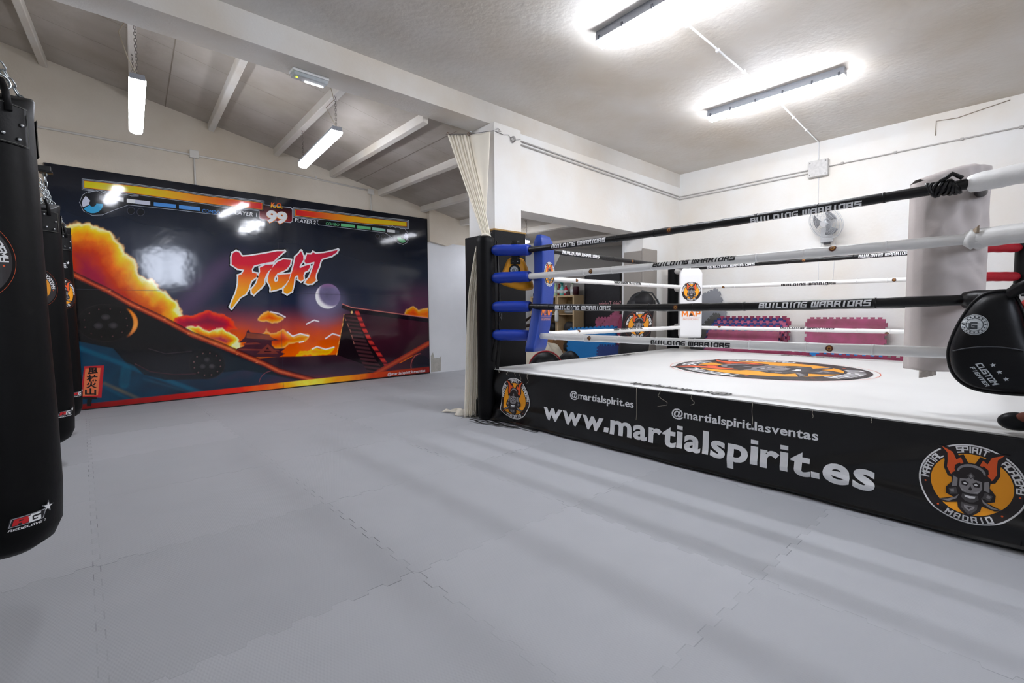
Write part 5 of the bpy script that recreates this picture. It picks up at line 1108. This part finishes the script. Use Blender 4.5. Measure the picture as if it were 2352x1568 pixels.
# ------------------------------------------------------------------ gear bag leaning at the pier
gb = thing('gear_bag', 'tall black gear bag with round orange emblem leaning at the grey pier', 'bag', (6.75, 4.32, 0))
bn = Vector((-.70, -.71, 0)); bs = Vector((.71, -.70, 0)); bc = Vector((6.70, 4.36, 0))
def gf(u, v, w_):
    lean = .13*(v-1.0); p = bc+bs*(u+lean)+bn*(w_-.0); return (p.x, p.y, v)
def gsec(q, v):
    k = q*2*PI; e = .45; cu, sn = math.cos(k), math.sin(k)
    wd = .235*(1 if v < 1.2 else 1-.35*((v-1.2)/.35)**2); th = .12*(1 if v < 1.25 else 1-.5*((v-1.25)/.3)**2)
    return gf(math.copysign(abs(cu)**e, cu)*wd+(.0 if v < 1.3 else .02), v+.012*math.sin(7*q*2*PI)*(v > 1.2), math.copysign(abs(sn)**e, sn)*th)
b = MB(); NZ = 24; v = [gsec(i/40, .02+1.36*j/NZ) for j in range(NZ+1) for i in range(40)]
b.add(v, [(j*40+i, j*40+(i+1) % 40, (j+1)*40+(i+1) % 40, (j+1)*40+i) for j in range(NZ) for i in range(40)]+[tuple(range(40)), tuple(NZ*40+i for i in range(40))], 0, True)
gbody = b.build('bag_body', mat('nylon_black', '#17161a', .6, bump=.3, bscale=12, bdist=.012), gb)
b = MB(); b.add(*blob(gf(.04, 1.38, 0), .2, 1.0, 1.0, .75, 24, 1.3, .1), 0, True); b.build('top_flap', mat('nylon_black'), gb)
MB().tube([gf(-.12, 1.44, .14), gf(-.02, 1.53, .15), gf(.14, 1.50, .15), gf(.24, 1.38, .14), gf(.30, 1.28, .13)], .014, 8).build('carry_handle', mat('webbing', '#2a2b2e', .7), gb)
MB().tube([gf(.22, 1.38, .14), gf(.27, 1.28, .15), gf(.31, 1.30, .14), gf(.25, 1.40, .14)], .006, 6).build('metal_hook', M_STEEL, gb)
emblem(.215, 0, 1.0, ring=False, halo=True).build('bag_emblem', EMB, lambda u, v, h: gf(u, v, .125+h), gbody, lift=.001, base=.004)

# ------------------------------------------------------------------ shelves with their contents
M_WOOD = mat('birch_board', '#c6ac84', .55, var=.1, vscale=9)
def shelf(y0, y1, label):
    t = thing('shelf_unit', label, 'shelf', (7.97, (y0+y1)/2, 0), 'light wood shelf units')
    x0, x1, z1, th = 7.80, 8.13, 1.575, .035
    for y in (y0, y1-th): MB().box((x0, y, 0), (x1, y+th, z1)).build('side_panel', M_WOOD, t, bevel=.003)
    for i, z in enumerate((.02, .32, .735, 1.15, 1.54)): MB().box((x0+.003, y0+th, z), (x1, y1-th, z+(th if i in (0, 4) else .018))).build('top_board' if i == 4 else 'shelf_board', M_WOOD, t)
    if y1-y0 > .6: MB().box((x0+.003, (y0+y1)/2-.01, .055), (x1, (y0+y1)/2+.01, 1.54)).build('divider', M_WOOD, t)
    MB().box((x1-.006, y0+th, .05), (x1, y1-th, 1.54)).build('back_board', mat('birch_back', '#8f7a55', .7), t)
shelf(7.13, 7.955, 'light wood shelf unit, wider left one behind the blue cushion'); shelf(6.63, 7.12, 'light wood shelf unit, narrow right one under the bottles')
def bottle(y, r, h, col, label, cap=None, spray=False, x=7.93, z=1.576):
    t = thing('bottle', label, 'bottle', (x, y, z)); c = mat('b_'+col, col, .35)
    MB().lathe([(r*.9, 0), (r, .01), (r, h*.66), (r*.75, h*.78), (r*.36, h*.86), (r*.36, h)], (x, y, z), 20).build('flask', c, t)
    MB().lathe([(r*1.01, h*.2), (r*1.01, h*.55)], (x, y, z), 20).build('paper_label', mat('label_pale', '#d5dbd8', .5), t)
    if spray:
        MB().cyl((x, y, z+h), (x, y, z+h+.05), r*.4).box((x-.06, y-.012, z+h+.04), (x+.03, y+.012, z+h+.07)).build('trigger', mat('b_'+cap, cap, .4), t, bevel=.004)
    else: MB().cyl((x, y, z+h), (x, y, z+h+.03), r*.42).build('cap', mat('b_'+(cap or col), cap or col, .4), t)
bottle(7.27, .055, .25, '#b8d8b0', 'pale green bottle on the shelf top beside the blue cushion', '#b8d8b0')
bottle(7.17, .04, .24, '#7a2424', 'dark red bottle between pale green bottle and teal sprayer', '#7a2424')
bottle(7.08, .06, .22, '#6cc4c0', 'teal spray bottle with dark trigger on the shelf top', '#1c7a70', True)
bottle(6.965, .045, .20, '#c01838', 'bright red bottle with white cap on the shelf top', '#e0d8d0')
bottle(6.78, .05, .24, '#c9c9bc', 'white patterned bottle on the shelf top, farther right', '#6a8a5a')
def small(name, label, cat, v, f, col, sm_=True): return tag(MB().add(v, f, 0, sm_).build(name, col), label, cat)
o = MB().lathe([(.06, 0), (.065, .16), (.06, .18)], (7.93, 6.68, 1.576), 20).build('jar', mat('jar_plum', '#3a1020', .4)); tag(o, 'dark plum jar on the shelf top right of the white bottle', 'jar')
o = MB().box((7.88, 6.84, 1.576), (8.0, 6.93, 1.66)).build('carton', mat('carton_dark', '#3c1418', .6), bevel=.006); tag(o, 'small dark carton on the shelf top behind bottles', 'carton')
o = MB().box((7.85, 7.80, 1.576), (8.05, 7.93, 1.66)).box((7.87, 7.70, 1.576), (8.02, 7.79, 1.62)).build('cap_bundle', mat('bundle_black', '#14100f', .8), bevel=.02); tag(o, 'black folded bundle at the left end of the shelf top', 'bundle')
def gear(c, r, s3, col, name, label, cat, ph=0):
    v, f = blob(c, r, *s3, 14, ph, .14); return small(name, label, cat, v, f, col)
KD = mat('kit_black', '#151315', .6); KR = mat('kit_red', '#8e1420', .5); KW = mat('kit_cream', '#b9ad98', .8); KB = mat('kit_brown', '#6b4a2c', .8); KG = mat('kit_grey', '#8a8a88', .8)
gear((7.93, 6.86, .87), .14, (.8, 1.0, .9), KD, 'boxing_glove', 'black glove in the right shelf, third cell down', 'boxing glove'); gear((7.93, 6.86, .45), .14, (.8, 1.1, .8), KD, 'boxing_glove', 'black glove in the right shelf, fourth cell down', 'boxing glove', 1)
gear((7.93, 6.83, 1.22), .10, (.9, 1.4, .55), KG, 'folded_cloth', 'crumpled pale cloth in the right shelf second cell', 'cloth', 2); gear((7.93, 7.35, .87), .13, (.8, 1.0, .9), KD, 'boxing_glove', 'black glove in the wide shelf beside the blue cushion', 'boxing glove', 3)
gear((7.93, 7.30, .40), .13, (.8, 1.0, .75), KR, 'boxing_glove', 'red glove low in the wide shelf', 'boxing glove', 1); gear((7.93, 7.75, 1.24), .08, (.9, 1.3, .8), KD, 'shin_guard', 'dark guard in the wide shelf second cell', 'guard', 2)
gear((7.93, 7.30, .14), .10, (.9, 1.0, .8), KR, 'head_guard', 'dark red guard in the bottom cell of the wide shelf', 'guard', 2)
o = MB().lathe([(.03, 0), (.045, .03), (.045, .2), (.03, .24), (.015, .26)], (7.75, 7.08, 1.0), 16).build('sport_bottle', mat('b_white', '#d8d8d4', .4)); tag(o, 'white sport bottle hanging on the shelf front', 'bottle')
for i, (dy, dz, a) in enumerate(((0, 0, .5), (.02, -.14, .2))):
    c = Vector((7.55, 7.80-dy, 1.05+dz)); v, f = blob((0, 0, 0), .1, .45, 1.5, .42, 14, i, .08); ca, sa = math.cos(a), math.sin(a)
    v = [(c.x+p_[0], c.y+p_[1]*ca-p_[2]*sa, c.z+.0+p_[1]*-sa+p_[2]*ca) for p_ in v]; small('slipper', ('upper' if i == 0 else 'lower')+' dark slipper with tan trim stuck in the basket by the shelf', 'slipper', v, f, mat('slipper_dark', '#2a1a12', .8))
b = MB().lathe([(.20, 0), (.24, .3), (.25, .80), (.27, .83)], (7.50, 7.75, 0), 40, 0, lambda a, c, z: (a*(1+.04*math.sin(20*math.atan2(c, a))), c*(1+.04*math.sin(20*math.atan2(c, a))), z))
tag(b.build('basket', mat('raffia', '#a8906c', .9, var=.4, vscale=40, bump=.6, bscale=60, bdist=.02)), 'tall frayed raffia basket behind the ring corner', 'basket')
# dust sheet over a heap, black round bags, cardboard
def heap(u, v):
    a = u*2*PI; r_ = .68*v; return (6.30+r_*math.cos(a), 6.15+.8*r_*math.sin(a), max(.012, .66*(1-v**2.6)+.05*math.sin(5*a+9*v)*v+.035*math.sin(11*a+4*v)*v*(1.2-v)+.03*math.sin(19*v+2*a)*v))
tag(MB().grid(heap, 110, 40).build('dust_sheet', mat('sheet_cream', '#b8b09e', .9, bump=.3, bscale=20, bdist=.01)), 'crumpled cream dust sheet over a heap behind the ring', 'dust sheet')
t = thing('round_bag', 'black dome shaped bag with red trim just behind the ring edge', 'bag', (5.35, 5.10, 0))
v, f = blob((5.35, 5.12, .28), .27, 1, 1, 1.12, 24, 0, .03); MB().add(v, f, 0, True).build('bag_body', M_LEA, t)
MB().tube([(5.35-.27*.72*math.cos(a)+.19*0, 5.12+.27*math.cos(a)*.7, .30+.30*math.sin(a)) for a in [PI*i/20 for i in range(21)]], .012, 8).build('trim', KR, t)
gear((6.12, 5.27, .27), .27, (.85, .95, 1.0), M_LEA, 'round_bag', 'low flat black bag right of the dome shaped bag', 'bag', 1)
o = MB().box((7.12, 6.62, 0), (7.45, 6.85, .66)).build('cardboard_box', mat('cardboard', '#8a6038', .85), bevel=.004); tag(o, 'brown cardboard box standing between shelf and blue mats', 'box')
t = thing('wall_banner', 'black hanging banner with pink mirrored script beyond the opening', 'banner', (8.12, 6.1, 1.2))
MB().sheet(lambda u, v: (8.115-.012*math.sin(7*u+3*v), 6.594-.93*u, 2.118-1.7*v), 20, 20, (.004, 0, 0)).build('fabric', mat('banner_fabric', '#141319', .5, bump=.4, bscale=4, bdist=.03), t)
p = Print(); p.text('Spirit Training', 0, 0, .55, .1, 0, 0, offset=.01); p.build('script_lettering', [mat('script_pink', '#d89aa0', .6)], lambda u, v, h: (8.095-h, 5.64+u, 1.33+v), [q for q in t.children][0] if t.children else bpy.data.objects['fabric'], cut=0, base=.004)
